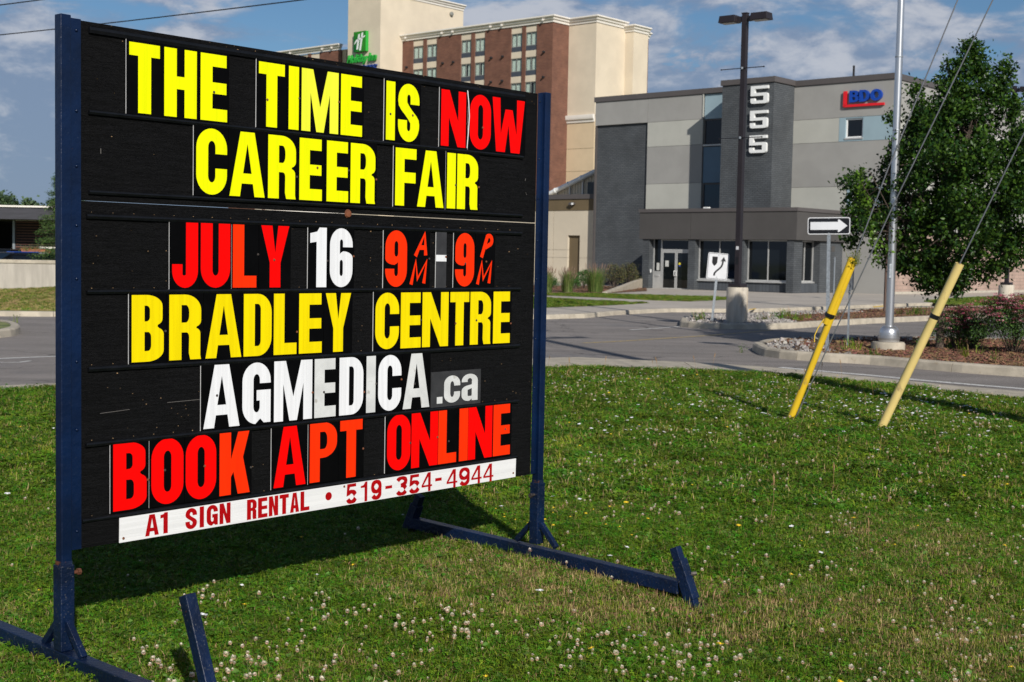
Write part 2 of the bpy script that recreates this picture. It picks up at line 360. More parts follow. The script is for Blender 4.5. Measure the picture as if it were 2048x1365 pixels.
def kerb_root(name, label=None):
    o = bpy.data.objects.new(name, None); COL.objects.link(o); o['kind'] = 'structure'; return o
def resample(P, n):
    L = np.r_[0, np.cumsum(np.linalg.norm(np.diff(P, axis=0), axis=1))]; t = np.linspace(0, L[-1], n)
    return np.c_[np.interp(t, L, P[:, 0]), np.interp(t, L, P[:, 1])]
xk = np.arange(-20, 18, .5)
strip_segments(kerb_root('near_kerb'), 'kerb', np.c_[xk, fY(outer, xk)], np.c_[xk, fY(inner, xk)], .004, m_kerb)

def offset_in(P, d):                      # closed outline moved inward (counter-clockwise)
    Q = []
    for i in range(len(P)):
        t = P[(i+1) % len(P)]-P[i-1]; t = t/np.linalg.norm(t); Q.append(P[i]+np.array([-t[1], t[0]])*d)
    return np.array(Q)
def ccw(P):
    a = sum(P[i-1][0]*P[i][1]-P[i][0]*P[i-1][1] for i in range(len(P))); return P if a > 0 else P[::-1]
def island(name, pts, m, top=-.005, kw=.17, fill=-.03):
    P = smooth_line([*pts, pts[0]], .3)[:-1]; P = ccw(P); Q = offset_in(P, kw)
    kr = kerb_root(name+'_kerb')
    strip_segments(kr, 'kerb', np.r_[P, P[:1]], np.r_[Q, Q[:1]], top, m_kerb, 2.6)
    mb = MB(); tri = tessellate_polygon([[Vector((*q, 0)) for q in Q]]); mb.add([(*q, fill) for q in Q], [tuple(t) for t in tri])
    tag(build(name+'_bed', mb, m), kind='structure'); return Q
ISA = island('front_island', [(4.42, 24.6), (4.36, 23.1), (4.75, 22.3), (5.22, 21.95), (5.79, 21.61), (6.57, 20.6), (7.55, 19.67), (12, 16.3), (22, 11.5),
              (24, 15), (16, 23), (12, 26.3), (9.6, 28), (7.46, 27.6), (5.9, 26.8), (5.0, 26.0)], m_mulch)
ISB = island('lamp_island', [(4.25, 33.9), (4.15, 33.0), (4.5, 32.3), (4.98, 32.09), (5.89, 32.3), (6.81, 32.97), (8.16, 34.7), (9.78, 36.63), (12.33, 39.41), (17, 44.5), (26, 53),
              (25, 56.5), (15.31, 48.6), (12.8, 46.0), (8.63, 41.3), (6.2, 38.4), (4.79, 36.4), (4.4, 35)], m_mulch)
tipl = [G(-20, 653, ROAD)[:2], G(8, 654, ROAD)[:2], G(28, 657, ROAD)[:2], G(40, 663, ROAD)[:2], G(38, 669, ROAD)[:2], G(22, 673.5, ROAD)[:2], G(0, 676.5, ROAD)[:2], (-14, 21.5), (-22, 18), (-24, 21), (-15, 26.3)]
ISC = island('left_island', tipl, m_farg)

# land beyond the far kerb
far = smooth_line([(-60, 22), (-34, 28.5), G(0, 633, ROAD)[:2], G(112, 633, ROAD)[:2], (-6, 34.2), G(1090, 639, ROAD)[:2], G(1227, 631, ROAD)[:2], G(1343, 625, ROAD)[:2], (6.62, 42.6),
                   (8.43, 44.0), (10.5, 46.4), (15.2, 52.3), (21.0, 57.8), (60, 92)], .5)
FZ = -.03
def berm(x, y): return FZ+.28*sig((x+16)/.9)*sig((-9.5-x)/.6)*np.clip((y-35.5)/11, 0, 1)+.0*sig((-9.5-x)/.6)*np.clip((y-34)/10, 0, 1)
xk = np.arange(-58, 58, 1.); Af = np.c_[xk, fY(far, xk)]
d = np.gradient(Af, axis=0); d /= np.linalg.norm(d, axis=1)[:, None]; Bf = Af+np.c_[-d[:, 1], d[:, 0]]*.2
strip_segments(kerb_root('far_kerb'), 'kerb', Af, Bf, FZ+.002, m_kerb)
V = []; tt = np.r_[np.linspace(0, .2, 30), np.linspace(.23, 1, 14)]
xk2 = np.arange(-57, 57, .5); lin2 = np.c_[np.interp(xk2, Bf[:, 0], Bf[:, 0]), np.interp(xk2, Bf[:, 0], Bf[:, 1])]
for x, y1 in lin2:
    for t in tt: y = y1+(140-y1)*t; V.append((x, y, float(berm(x, y))))
n = len(tt); Fq = [(i*n+j, i*n+j+1, (i+1)*n+j+1, (i+1)*n+j) for i in range(len(lin2)-1) for j in range(n-1)]
cells = np.array([np.mean([V[q][0] for q in f]) for f in Fq]); 
tag(link('sidewalk', fast_mesh('sidewalk', V, np.array(Fq)[:, ::-1], [m_walk, m_farg], (cells < -7.5).astype(int), True)), kind='structure')
def patch(name, poly, m, z=FZ+.006):
    mb = MB(); poly = [tuple(p[:2]) for p in poly]; tri = tessellate_polygon([[Vector((*q, 0)) for q in poly]]); mb.add([(*q, z) for q in poly], [tuple(t) for t in tri])
    return tag(build(name, mb, m), kind='structure')
GP1 = [G(*q, FZ) for q in [(1060, 595), (1090, 596), (1124, 598.6), (1180, 602), (1250, 604.5), (1300, 606.7), (1229, 611), (1150, 614), (1060, 617.5)]]
GP2 = [G(*q, FZ) for q in [(1060, 587.5), (1210, 588), (1290, 590.5), (1440, 594.5), (1475, 596.5), (1475, 599.5), (1440, 601), (1379, 603.6), (1308, 601.5), (1180, 595), (1060, 590.5)]]
GP3 = [G(*q, FZ) for q in [(1847, 603.5), (1870, 600), (1920, 596.5), (1995, 593.5), (2110, 590), (2200, 600), (2048, 610), (2000, 611.5), (1950, 613), (1900, 611)]]
BED = [G(*q, FZ) for q in [(1060, 587), (1208, 587.5), (1294, 583), (1292, 576), (1190, 572), (1060, 572)]]
patch('front_verge', GP1, m_farg); patch('building_verge', GP2, m_farg); patch('right_verge', GP3, m_farg); patch('planting_bed', BED, m_mulch, FZ+.012)
for q in ([(1497, 619.5), (1511, 617.5), (1513, 618.8), (1499, 621)], [(1745, 614), (1767, 612.2), (1769, 614), (1748, 616)]):
    patch('tactile_paving', [G(x, y, FZ) for x, y in q], mat('tactile_yellow', (.75, .48, .06), .8), FZ+.01)
# painted lines
def line(name, px, wd, m, z=ROAD+.004):
    P = smooth_line([G(x, y, z)[:2] for x, y in px], .5); d = np.gradient(P, axis=0); d /= np.linalg.norm(d, axis=1)[:, None]; nn = np.c_[-d[:, 1], d[:, 0]]*wd/2
    V = np.r_[np.c_[P+nn, np.full(len(P), z)], np.c_[P-nn, np.full(len(P), z)]]; k = len(P)
    tag(build(name, MB().add(V, [(i, k+i, k+i+1, i+1) for i in range(k-1)]), m), kind='structure')
line('yellow_line', [(1165, 686.3), (1220, 684), (1300, 679), (1440, 669.5), (1545, 660.5)], .11, m_yellow)
line('white_line', [(1260, 660), (1310, 657), (1366, 653)], .10, m_white)
line('edge_line', [(1560, 735), (1660, 744), (1740, 750.8), (1845, 761), (2048, 778), (2200, 789)], .17, m_white)
line('lane_line', [(-200, 730), (0, 717.5), (60, 715), (112, 713), (260, 706)], .12, m_white)
line('worn_line', [(-60, 727), (0, 725), (40, 724.8), (60, 722)], .07, m_white)

# ------------------------------------------------------------------ lawn growth
g_cols = [((.098, .212, .013), 'grass_blade'), ((.200, .275, .030), 'grass_blade_light'), ((.078, .192, .012), 'clover_leaf'), ((.42, .32, .15), 'dry_blade'), ((.13, .22, .045), 'broad_leaf')]
GM = [mat(nm, c, .6, .25, 30, rand=.45, trans=.25, spec=.12) for c, nm in g_cols]
def blades(n, hmin, hmax, wd, spread, mi, lean=.6):
    V = []; Fs = []; I = []
    for _ in range(n):
        a = random.uniform(0, 6.283); r_ = spread*math.sqrt(random.random()); x, y = r_*math.cos(a), r_*math.sin(a)
        h = random.uniform(hmin, hmax); b = random.uniform(0, 6.283); le = random.uniform(.1, lean)*h; dx, dy = math.cos(b), math.sin(b); wx, wy = -dy*wd/2, dx*wd/2
        k = len(V); V += [(x-wx, y-wy, -.01), (x+wx, y+wy, -.01), (x+dx*le*.35+wx*.8, y+dy*le*.35+wy*.8, h*.6), (x+dx*le*.35-wx*.8, y+dy*le*.35-wy*.8, h*.6),
                          (x+dx*le+wx*.15, y+dy*le+wy*.15, h*(1-.25*le/h)), (x+dx*le-wx*.15, y+dy*le-wy*.15, h*(1-.25*le/h))]
        Fs += [(k, k+1, k+2, k+3), (k+3, k+2, k+4, k+5)]; j = mi if random.random() > .17 else 3; I += [j, j]
    return V, Fs, I
def leaves(n, hmin, hmax, size, spread, mi, tri=True):
    V = []; Fs = []; I = []
    for _ in range(n):
        a = random.uniform(0, 6.283); r_ = spread*math.sqrt(random.random()); x, y = r_*math.cos(a), r_*math.sin(a); h = random.uniform(hmin, hmax)
        tx, ty = random.uniform(-.5, .5), random.uniform(-.5, .5); a0 = random.uniform(0, 6.283)
        for q in range(3 if tri else 1):
            b = a0+q*2.094; c, s_ = math.cos(b), math.sin(b); s = size*random.uniform(.8, 1.2); k = len(V)
            for u, v, e in ((0, 0, 0), (.6, -.42, .05), (1.05, 0, -.05), (.6, .42, .05)):
                px, py = (c*u-s_*v)*s, (s_*u+c*v)*s; V.append((x+px, y+py, h+tx*px+ty*py+e*s))
            Fs.append((k, k+1, k+2, k+3)); I.append(mi)
    return V, Fs, I
def clump(name, *sets):
    V = []; Fs = []; I = []
    for v, f, i in sets:
        k = len(V); V += v; Fs += [tuple(q+k for q in ff) for ff in f]; I += i
    return fast_mesh(name, V, Fs, GM, I)
C_near = [clump('tuft_a', blades(34, .012, .042, .0022, .06, 0, 1.2), leaves(26, .008, .030, .0085, .062, 2)),
          clump('tuft_b', blades(22, .012, .038, .0022, .06, 1, 1.2), leaves(36, .008, .034, .0080, .065, 2)),
          clump('tuft_c', blades(50, .015, .050, .0022, .055, 0, 1.3), leaves(12, .01, .025, .009, .06, 2), leaves(3, .01, .02, .022, .06, 4, False)),
          clump('tuft_d', blades(26, .015, .045, .0026, .06, 1, 1.2), leaves(6, .01, .03, .020, .07, 4, False), leaves(20, .01, .03, .008, .07, 2)),
          clump('tuft_e', blades(44, .010, .036, .0022, .07, 3, 1.4), blades(14, .015, .04, .0022, .06, 1), leaves(10, .006, .018, .008, .065, 2))]
C_far = [clump('tuft_f', blades(40, .015, .055, .004, .12, 0, 1.2), leaves(56, .012, .045, .014, .125, 2)),
         clump('tuft_g', blades(36, .015, .055, .004, .12, 1, 1.2), leaves(40, .012, .045, .013, .12, 2), leaves(8, .02, .04, .026, .12, 4, False)),
         clump('tuft_h', blades(34, .02, .075, .005, .11, 1, 1.1), leaves(20, .01, .04, .018, .12, 2), blades(8, .03, .07, .005, .1, 3))]
C_dry = [clump('tuft_i', blades(60, .02, .06, .006, .13, 3, 1.3), blades(20, .02, .05, .006, .12, 1)), C_far[2]]
def lawn_pts(n, y0, y1, xl=-.48, xr=.52, marg=.45):
    y = np.sqrt(rng.uniform(y0*y0, y1*y1, n)); x = rng.uniform(xl, xr, n)*y+rng.uniform(-marg, marg, n)
    ok = y < fY(inner, x)-.03; x, y = x[ok], y[ok]; return np.c_[x, y, lawn_h(x, y)]
P = lawn_pts(37000, 3.0, 8.2); dry = .5+.5*np.sin(P[:, 0]*2.1+P[:, 1]*1.3)*np.sin(P[:, 0]*.7-P[:, 1]*1.9+1)
dry += .9*np.exp(-((P[:, 0]-.3)**2/1.0+(P[:, 1]-5.9)**2/.25))+.5*np.exp(-((P[:, 0]-1.9)**2/1.+(P[:, 1]-6.5)**2/1))
dry += .30*sig((5.9-P[:, 1])/.4)*sig((P[:, 0]-.7)/.3)
bx, by = math.cos(.84664), math.sin(.84664)
def near_frame(P, r_):                    # worn grass under the steel beams and feet
    ok = np.ones(len(P), bool)
    for u in (-.06, 2.5):
        o = np.array([-1.5157+u*bx, 4.6886+u*by]); q = P[:, :2]-o; ax_ = q[:, 0]*by-q[:, 1]*bx; pe = np.abs(q[:, 0]*bx+q[:, 1]*by); ok &= ~((pe < r_) & (np.abs(ax_) < 1.02))
    return ok
kk = near_frame(P, .06) | (rng.random(len(P)) < .12); P = P[kk]; dry = dry[kk]; dry += .35*(~near_frame(P, .22))
sel = rng.random(len(P)) < np.clip(dry-.52, 0, .8)
scatter('grass', P[~sel], C_near[:4], .75, 1.25, 'short green grass and clover of the lawn around the sign', 'grass')
scatter('dry_grass', P[sel], C_near[4:], .75, 1.25, 'dry straw-coloured grass between the clover by the sign foot', 'grass')
scatter('lawn_grass', lawn_pts(47000, 7.9, 22), C_far, .65, 1.15, 'green lawn stretching from the sign to the kerb', 'grass')
# flowers
m_wf = mat('clover_petal', (.88, .80, .66), .8, .15, 80, rand=.12, trans=.3); m_wf2 = mat('faded_petal', (.60, .36, .24), .8, .2, 80, rand=.15)
m_ww = mat('white_petal', (.80, .80, .80), .8, .05, 50); m_yf = mat('yellow_petal', (.80, .55, .02), .7, .1, 50); m_st = mat('flower_stalk', (.10, .16, .03), .7)
m_sd = mat('seed_head', (.30, .18, .08), .8, .2, 60)
def clover(nm, r_, h):
    mb = MB().tube([(0, 0, 0), (.004, .002, h*.6), (0, 0, h)], .0012, 5, 2)
    for i in range(46):
        z_ = 1-1.75*(i+.5)/46; a = i*2.4; q = math.sqrt(max(0, 1-z_*z_)); d = np.array([q*math.cos(a), q*math.sin(a), z_]); t = np.array([-math.sin(a), math.cos(a), 0])
        c = np.array([0, 0, h+r_*.8]); p0 = c+d*r_*.25; p1 = c+d*r_*(1+random.uniform(-.1, .25))+np.array([0, 0, r_*.12]); wd = t*r_*.16
        k = 1 if z_ < -.15 else 0
        mb.add([p0, p0+(p1-p0)*.7+wd, p1, p0+(p1-p0)*.7-wd], [(0, 1, 2, 3)], k)
    return mb.mesh(nm, [m_wf, m_wf2, m_st])
def disc(nm, r_, h, m, k=9):
    mb = MB().tube([(0, 0, 0), (.003, 0, h)], .0011, 5, 1)
    for i in range(k):
        a = i*6.283/k; d = np.array([math.cos(a), math.sin(a), .15]); t = np.array([-math.sin(a), math.cos(a), 0])*r_*.34; c = np.array([0, 0, h+.001*(i % 3)])
        mb.add([c, c+d*r_*.75+t, c+d*r_, c+d*r_*.75-t], [(0, 1, 2, 3)], 0)
    mb.lathe([(r_*.3, 0), (r_*.3, .003), (.0005, .006)], (0, 0, h), 8, 0); return mb.mesh(nm, [m, m_st])
clv = [clover('clover_head_a', .0095, .055), clover('clover_head_b', .0115, .075), clover('clover_head_c', .008, .045)]
def dens(n, y0, y1, fn, **kw):
    P = lawn_pts(n, y0, y1, **kw); return P[rng.random(len(P)) < fn(P[:, 0], P[:, 1])]
def patchy(x, y): return np.clip(.42+.42*np.sin(x*3.7+y*1.1)*np.sin(y*4.1-x*1.7+.5)+.35*np.sin(x*9+y*5)*np.sin(y*8-x*3), .05, 1)
P1 = dens(9600, 3.6, 9.5, lambda x, y: np.where(y < 5.6, .95*(x > -1.35)+.06, np.where(x > .25, .24, .02))*patchy(x, y))
scatter('clover_flowers', P1, clv, .55, .98, 'small white clover heads scattered in the near grass', 'flowers')
P2 = dens(3800, 9.0, 17, lambda x, y: .45*(x > .35)*np.clip(.4+np.sin(x*2.1+y*.7)*np.sin(y*1.7-x), .05, 1), xl=0.0)
scatter('far_clover_flowers', P2, clv, .8, 1.15, 'pinkish clover heads in the grass near the kerb', 'flowers')
wh = [disc('white_flower', .011, .05, m_ww), disc('white_flower_b', .015, .045, m_ww, 12)]
P3 = dens(3000, 11, 16.8, lambda x, y: (x > .4)*np.clip(.6*np.exp(-((x-3.7)**2/2.6+(y-13.6)**2/2.2))+.13+.2*np.sin(x*2.7+y)*np.sin(y*2.3), .02, .8), xl=0.02)
P3 = np.r_[P3, dens(70, 4.6, 12, lambda x, y: np.full(len(x), .8))]
scatter('white_flowers', P3, wh, .8, 1.4, 'white daisy-like flowers thick in the grass by the yellow guards', 'flowers')
ye = [disc('yellow_flower', .013, .06, m_yf, 8), disc('yellow_flower_b', .009, .05, m_yf, 6)]
P4 = np.r_[dens(700, 4.3, 17.4, lambda x, y: np.where(y > 15, .6, .22)), dens(1500, 6.6, 8.4, lambda x, y: .5*np.exp(-((x-.45)**2/.12+(y-7.2)**2/.15)))]
scatter('yellow_flowers', P4, ye, .8, 1.3, 'little yellow flowers dotted through the lawn', 'flowers')
sh = MB().tube([(0, 0, 0), (.01, 0, .15), (.03, 0, .24)], .0014, 5, 0); sh.tube([(.03, 0, .24), (.036, 0, .265), (.048, 0, .30)], [.003, .006, .002], 6, 0)
scatter('seed_heads', dens(150, 4.4, 17.6, lambda x, y: np.where(y > 14, .9, .25)*(x > -.5)), [sh.mesh('seed_stalk', [m_sd])], .6, 1.1, 'thin brown seed stalks standing above the lawn', 'seed stalks')
# gravel and mulch chips on the islands
def chip(nm, s, m, flat=1.):
    mb = MB(); v = []
    for z_ in (-.4, .4):
        for a in (0, 1.3, 2.5, 3.9, 5.1): v.append((s*math.cos(a)*random.uniform(.7, 1.2), s*math.sin(a)*random.uniform(.6, 1), z_*s*flat+random.uniform(-.1, .1)*s))
    mb.add(v, [(4, 3, 2, 1, 0), (5, 6, 7, 8, 9)]+[(i, (i+1) % 5, 5+(i+1) % 5, 5+i) for i in range(5)]); return mb.mesh(nm, [m])
m_stone = mat('stone', (.30, .28, .26), .85, .2, 20, rand=.4); m_chip = mat('bark_chip', (.17, .095, .048), .9, .3, 30, rand=.5)
stones = [chip('stone_a', .042, m_stone), chip('stone_b', .028, m_stone), chip('stone_c', .020, m_stone), chip('stone_d', .015, m_stone)]
chips = [chip('bark_a', .035, m_chip, .25), chip('bark_b', .025, m_chip, .4), MB().box(-.04, .04, -.008, .008, -.004, .006).mesh('bark_c', [m_chip])]
def fill_pts(poly, n, x0, x1, y0, y1, z, cond=None):
    x = rng.uniform(x0, x1, n); y = rng.uniform(y0, y1, n); ok = inside(poly, x, y)
    if cond is not None: ok &= cond(x, y)
    return np.c_[x[ok], y[ok], np.full(ok.sum(), z)]
scatter('gravel', np.r_[fill_pts(ISB, 9000, 4, 11, 32, 43, -.02, lambda x, y: (x < 7.2) | (y-x*1.15 > 29.4)), fill_pts(ISA, 1700, 4.3, 8.6, 21.5, 28, -.02, lambda x, y: (x < 5.6) | (y > 25.6+.3*(x-5.2)))],
        stones, .6, 1.5, 'pale gravel and stones filling the island tips', 'gravel', tilt=1.5)
scatter('mulch', np.r_[fill_pts(ISA, 16000, 5.2, 14, 15, 28, -.02), fill_pts(ISB, 12000, 7, 20, 33, 50, -.02), fill_pts(np.array([p[:2] for p in BED]), 2500, 0, 8, 60, 80, FZ+.02)],
        chips, .7, 1.6, 'reddish brown bark mulch on the island beds', 'mulch', tilt=.6)
wd_src = [clump('weed_a', blades(30, .05, .22, .012, .08, 0, .9), leaves(10, .03, .12, .04, .1, 4, False)), clump('weed_b', blades(8, .05, .2, .01, .06, 1), leaves(26, .03, .16, .035, .12, 4, False))]
W = [at(x, y, dd) for x, y, dd in []]
Wp = [(*G(x, y, -.02)[:2], -.02) for x, y in [(1395, 640), (1402, 641), (1515, 640), (1530, 641), (1545, 640), (1560, 638), (1575, 640), (1585, 639), (1600, 641), (1618, 637), (1575, 632), (1590, 641), (1675, 631), (1800, 628), (1820, 630), (1835, 629),
      (1850, 629), (1870, 627), (1905, 626), (1925, 626), (1690, 700), (1700, 697), (1712, 700), (1835, 694), (1842, 696), (1850, 694), (1904, 696), (1920, 700), (1928, 699), (1960, 707), (1930, 713), (1990, 722)]]
Wp += [(*G(x, y, ROAD)[:2], ROAD) for x, y in [(1484, 706), (1748, 727), (1752, 726), (30, 646)]]
scatter('weeds', Wp, wd_src, .8, 1.5, 'green weeds sprouting in the island gravel and kerb cracks', 'weeds')
vg = np.r_[fill_pts(np.array([p[:2] for p in GP1]), 5000, 0, 6, 38, 56, FZ), fill_pts(np.array([p[:2] for p in GP2]), 9000, 0, 12, 45, 70, FZ), fill_pts(np.array([p[:2] for p in GP3]), 12000, 15, 34, 50, 80, FZ)]
x = rng.uniform(-24, -9, 14000); y = rng.uniform(30, 47.6, 14000); ok = y > fY(far, x)+.4
vg = np.r_[vg, np.c_[x, y, berm(x, y)][ok]]; lf = vg[:, 0] < -8; scatter('dry_verge_grass', vg[lf], C_dry, .7, 1.2, 'dry mown grass sloping up to the concrete retaining wall', 'grass')
scatter('verge_grass', vg[~lf], C_far[1:], .7, 1.1, 'mown grass of the verges across the road', 'grass')
# ================================================================== glyphs
def arc(cx, cy, rx, ry, a0, a1, n=9): return [(cx+rx*math.cos(R(a)), cy+ry*math.sin(R(a))) for a in np.linspace(a0, a1, n)]
def rring(x0, y0, x1, y1, rx, ry): return arc(x1-rx, y1-ry, rx, ry, 0, 90)+arc(x0+rx, y1-ry, rx, ry, 90, 180)+arc(x0+rx, y0+ry, rx, ry, 180, 270)+arc(x1-rx, y0+ry, rx, ry, 270, 360)
class Pen:
    """a pen line as a row of quads, so tight bends never tear"""
    def __init__(s, L, Rr, closed, caps): s.L, s.R, s.closed, s.caps = L, Rr, closed, caps
def stroke(pts, wf, closed=False, round_=0):
    """outline of a pen line; wf gives the width for a direction"""
    P = [np.array(p, float) for p in pts]; n = len(P); Lf = []; Rt = []
    for i in range(n):
        a = P[i-1] if (i > 0 or closed) else None; b = P[(i+1) % n] if (i < n-1 or closed) else None
        ds = [q/np.linalg.norm(q) for q in ([P[i]-a] if a is not None else [])+([b-P[i]] if b is not None else [])]
        ns = [np.array([-d[1], d[0]]) for d in ds]; ws = [wf(d)/2 for d in ds]
        if len(ns) == 1: o = ns[0]*ws[0]
        else:
            A = np.array(ns); det = A[0][0]*A[1][1]-A[0][1]*A[1][0]; dt = float(ns[0]@ns[1])
            if abs(det) < .12 or dt < -.3:
                m = ns[0]+ns[1]; o = m/np.linalg.norm(m)*(ws[0]+ws[1])/2*(1.25 if dt < -.3 else 1)
            else: o = np.linalg.solve(A, ws)
        Lf.append(P[i]+o); Rt.append(P[i]-o)
    caps = []
    if round_:
        for c, p, q in ((P[-1], Lf[-1], Rt[-1]), (P[0], Rt[0], Lf[0])):
            a0 = math.degrees(math.atan2(*(p-c)[::-1])); caps.append(arc(c[0], c[1], np.linalg.norm(p-c), np.linalg.norm(p-c), a0, a0-180, 8))
    return Pen(Lf, Rt, closed, caps)
def glyph(ch, w, h, s, t):
    """pieces of a heavy condensed letter: w x h, stems s, bars t"""
    rx = w/2; ry = min(.30*h, w*.56); ix = (w-2*s)/2; iy = min(.2*h, ix*1.5)
    def bowl(x1, y0, y1, k=1.): q = min((y1-y0)/2, w*.52*k); p = min(w*.52, x1*.6); return p, q
    if ch == 'I': return [[[(0, 0), (w, 0), (w, h), (0, h)]]]
    if ch in '-_': return [[[(0, 0), (w, 0), (w, h), (0, h)]]]
    if ch == 'T': c = w/2; return [[[(c-s/2, 0), (c+s/2, 0), (c+s/2, h-t), (w, h-t), (w, h), (0, h), (0, h-t), (c-s/2, h-t)]]]
    if ch == 'L': return [[[(0, 0), (w, 0), (w, t), (s, t), (s, h), (0, h)]]]
    if ch == 'H': m0, m1 = h*.41, h*.41+t; return [[[(0, 0), (s, 0), (s, m0), (w-s, m0), (w-s, 0), (w, 0), (w, h), (w-s, h), (w-s, m1), (s, m1), (s, h), (0, h)]]]
    if ch == 'E': m0, m1 = h*.41, h*.41+t*.92; e = w*.97; return [[[(0, 0), (w, 0), (w, t), (s, t), (s, m0), (e, m0), (e, m1), (s, m1), (s, h-t), (e, h-t), (e, h), (0, h)]]]
    if ch == 'F': m0, m1 = h*.40, h*.40+t; e = w*.97; return [[[(0, 0), (s, 0), (s, m0), (e, m0), (e, m1), (s, m1), (s, h-t), (w, h-t), (w, h), (0, h)]]]
    if ch == 'A':
        a0, a1 = w*.30, w*.70; yb = h*.20; yt = yb+t*.85; q = s*.92
        def xl(y): return a0*y/h
        def xi(y): return q+(w/2-q)*min(1, y/(h*.86))
        return [[[(0, 0), (q, 0), (xi(yb), yb), (w-xi(yb), yb), (w-q, 0), (w, 0), (a1, h), (a0, h)], [(xi(yt), yt), (w/2, h*.82), (w-xi(yt), yt)]]]
    if ch == 'M':
        q = s*.86; return [[[(0, 0), (q, 0), (q, h*.62), (w/2-q*.42, 0), (w/2+q*.42, 0), (w-q, h*.62), (w-q, 0), (w, 0), (w, h), (w-q*1.28, h), (w/2, h*.40), (q*1.28, h), (0, h)]]]
    if ch == 'N': q = s*.92; return [[[(0, 0), (q, 0), (q, h*.52), (w-q*1.05, 0), (w, 0), (w, h), (w-q, h), (w-q, h*.46), (q*1.05, h), (0, h)]]]
    if ch == 'W':
        q = w*.25; return [[[(w*.13, 0), (w*.40, 0), (w*.50, h*.50), (w*.58, 0), (w*.86, 0), (w, h), (w-q*.98, h), (w*.755, h*.34), (w*.62, h*.80), (w*.40, h*.80), (w*.265, h*.34), (q*.95, h), (0, h)]]]
    if ch == 'Y': c = w/2; return [[[(c-s/2, 0), (c+s/2, 0), (c+s/2, h*.40), (w, h), (w-s*1.02, h), (c, h*.56), (s*1.02, h), (0, h), (c-s/2, h*.40)]]]
    if ch == 'K': return [[[(0, 0), (s, 0), (s, h*.28), (s*1.22, h*.36), (w-s*1.08, 0), (w, 0), (w-s*.62, h*.58), (w*.98, h), (w-s*1.05, h), (s, h*.56), (s, h), (0, h)]]]
    if ch == '1': return [[[(w-s, 0), (w, 0), (w, h), (w*.56, h), (w*.42, h*.93), (0, h*.90), (0, h*.74), (w-s, h*.76)]]]
    if ch == 'O': return [[rring(0, 0, w, h, rx, ry), rring(s, t, w-s, h-t, ix, iy)[::-1]]]
    if ch == 'C': return [[[(w, h*.62), *arc(w-rx, h-ry, rx, ry, 0, 90), *arc(rx, h-ry, rx, ry, 90, 180), *arc(rx, ry, rx, ry, 180, 270), *arc(w-rx, ry, rx, ry, 270, 360), (w, h*.40), (w-s, h*.40),
                 *arc(w-s-ix, t+iy, ix, iy, 0, -90), *arc(s+ix, t+iy, ix, iy, -90, -180), *arc(s+ix, h-t-iy, ix, iy, 180, 90), *arc(w-s-ix, h-t-iy, ix, iy, 90, 0), (w-s, h*.62)]]]
    if ch == 'G': return [[[(w, h*.66), *arc(w-rx, h-ry, rx, ry, 0, 90), *arc(rx, h-ry, rx, ry, 90, 180), *arc(rx, ry, rx, ry, 180, 265), (w-s*.95, h*.085), (w-s*.62, h*.015), (w, h*.015), (w, h*.55), (w*.5, h*.55), (w*.5, h*.38), (w-s, h*.38),
                 *arc(w-s-ix, t+iy, ix, iy, 0, -90), *arc(s+ix, t+iy, ix, iy, -90, -180), *arc(s+ix, h-t-iy, ix, iy, 180, 90), *arc(w-s-ix, h-t-iy, ix, iy, 90, 0), (w-s, h*.66)]]]
    if ch == 'U': return [[[(0, h), *arc(rx, ry, rx, ry, 180, 270), *arc(w-rx, ry, rx, ry, 270, 360), (w, h), (w-s, h), *arc(w-s-ix, t+iy, ix, iy, 0, -90), *arc(s+ix, t+iy, ix, iy, -90, -180), (s, h)]]]
    if ch == 'J': q = s*.85; jx = (w-s-q)/2; return [[[(0, h*.36), *arc(rx, ry, rx, ry, 180, 270), *arc(w-rx, ry, rx, ry, 270, 360), (w, h), (w-s, h), *arc(w-s-jx, t+iy, jx, iy, 0, -90), *arc(q+jx, t+iy, jx, iy, -90, -180), (q, h*.36)]]]
    if ch == 'D': p, q = w*.5, ry; return [[[(0, 0), *arc(w-p, q, p, q, 270, 360), *arc(w-p, h-q, p, q, 0, 90), (0, h)], [(s, t*.85), (s, h-t*.85), *arc(w-s-ix, h-t*.85-iy, ix, iy, 90, 0), *arc(w-s-ix, t*.85+iy, ix, iy, 0, -90)]]]
    if ch in 'PR':
        y0 = h*.40 if ch == 'P' else h*.42; p, q = w*.52, (h-y0)*.42; y2 = y0+t*.8; jy = (h-t*.85-y2)*.42
        hole = [(s, y2), (s, h-t*.85), *arc(w-s-ix*.9, h-t*.85-jy, ix*.9, jy, 90, 0), *arc(w-s-ix*.9, y2+jy, ix*.9, jy, 0, -90)]
        if ch == 'P': return [[[(0, 0), (s, 0), (s, y0), *arc(w-p, y0+q, p, q, 270, 360), *arc(w-p, h-q, p, q, 0, 90), (0, h)], hole]]
        return [[[(0, 0), (s, 0), (s, y0), (s+ix*.6, y0), *arc(w-s-ix*.7, y0-h*.07, ix*.7, h*.07, 90, 0, 4), (w-s*1.02, h*.10), (w-s*.90, 0), (w, 0), (w*.975, h*.06), (w*.975, h*.34), *arc(w*.80, h*.40, w*.175, h*.085, 0, 75, 5),
                  *arc(w*.78, h*.60, w*.22, h*.10, -70, 0, 5), *arc(w-p, h-q, p, q, 0, 90), (0, h)], hole]]
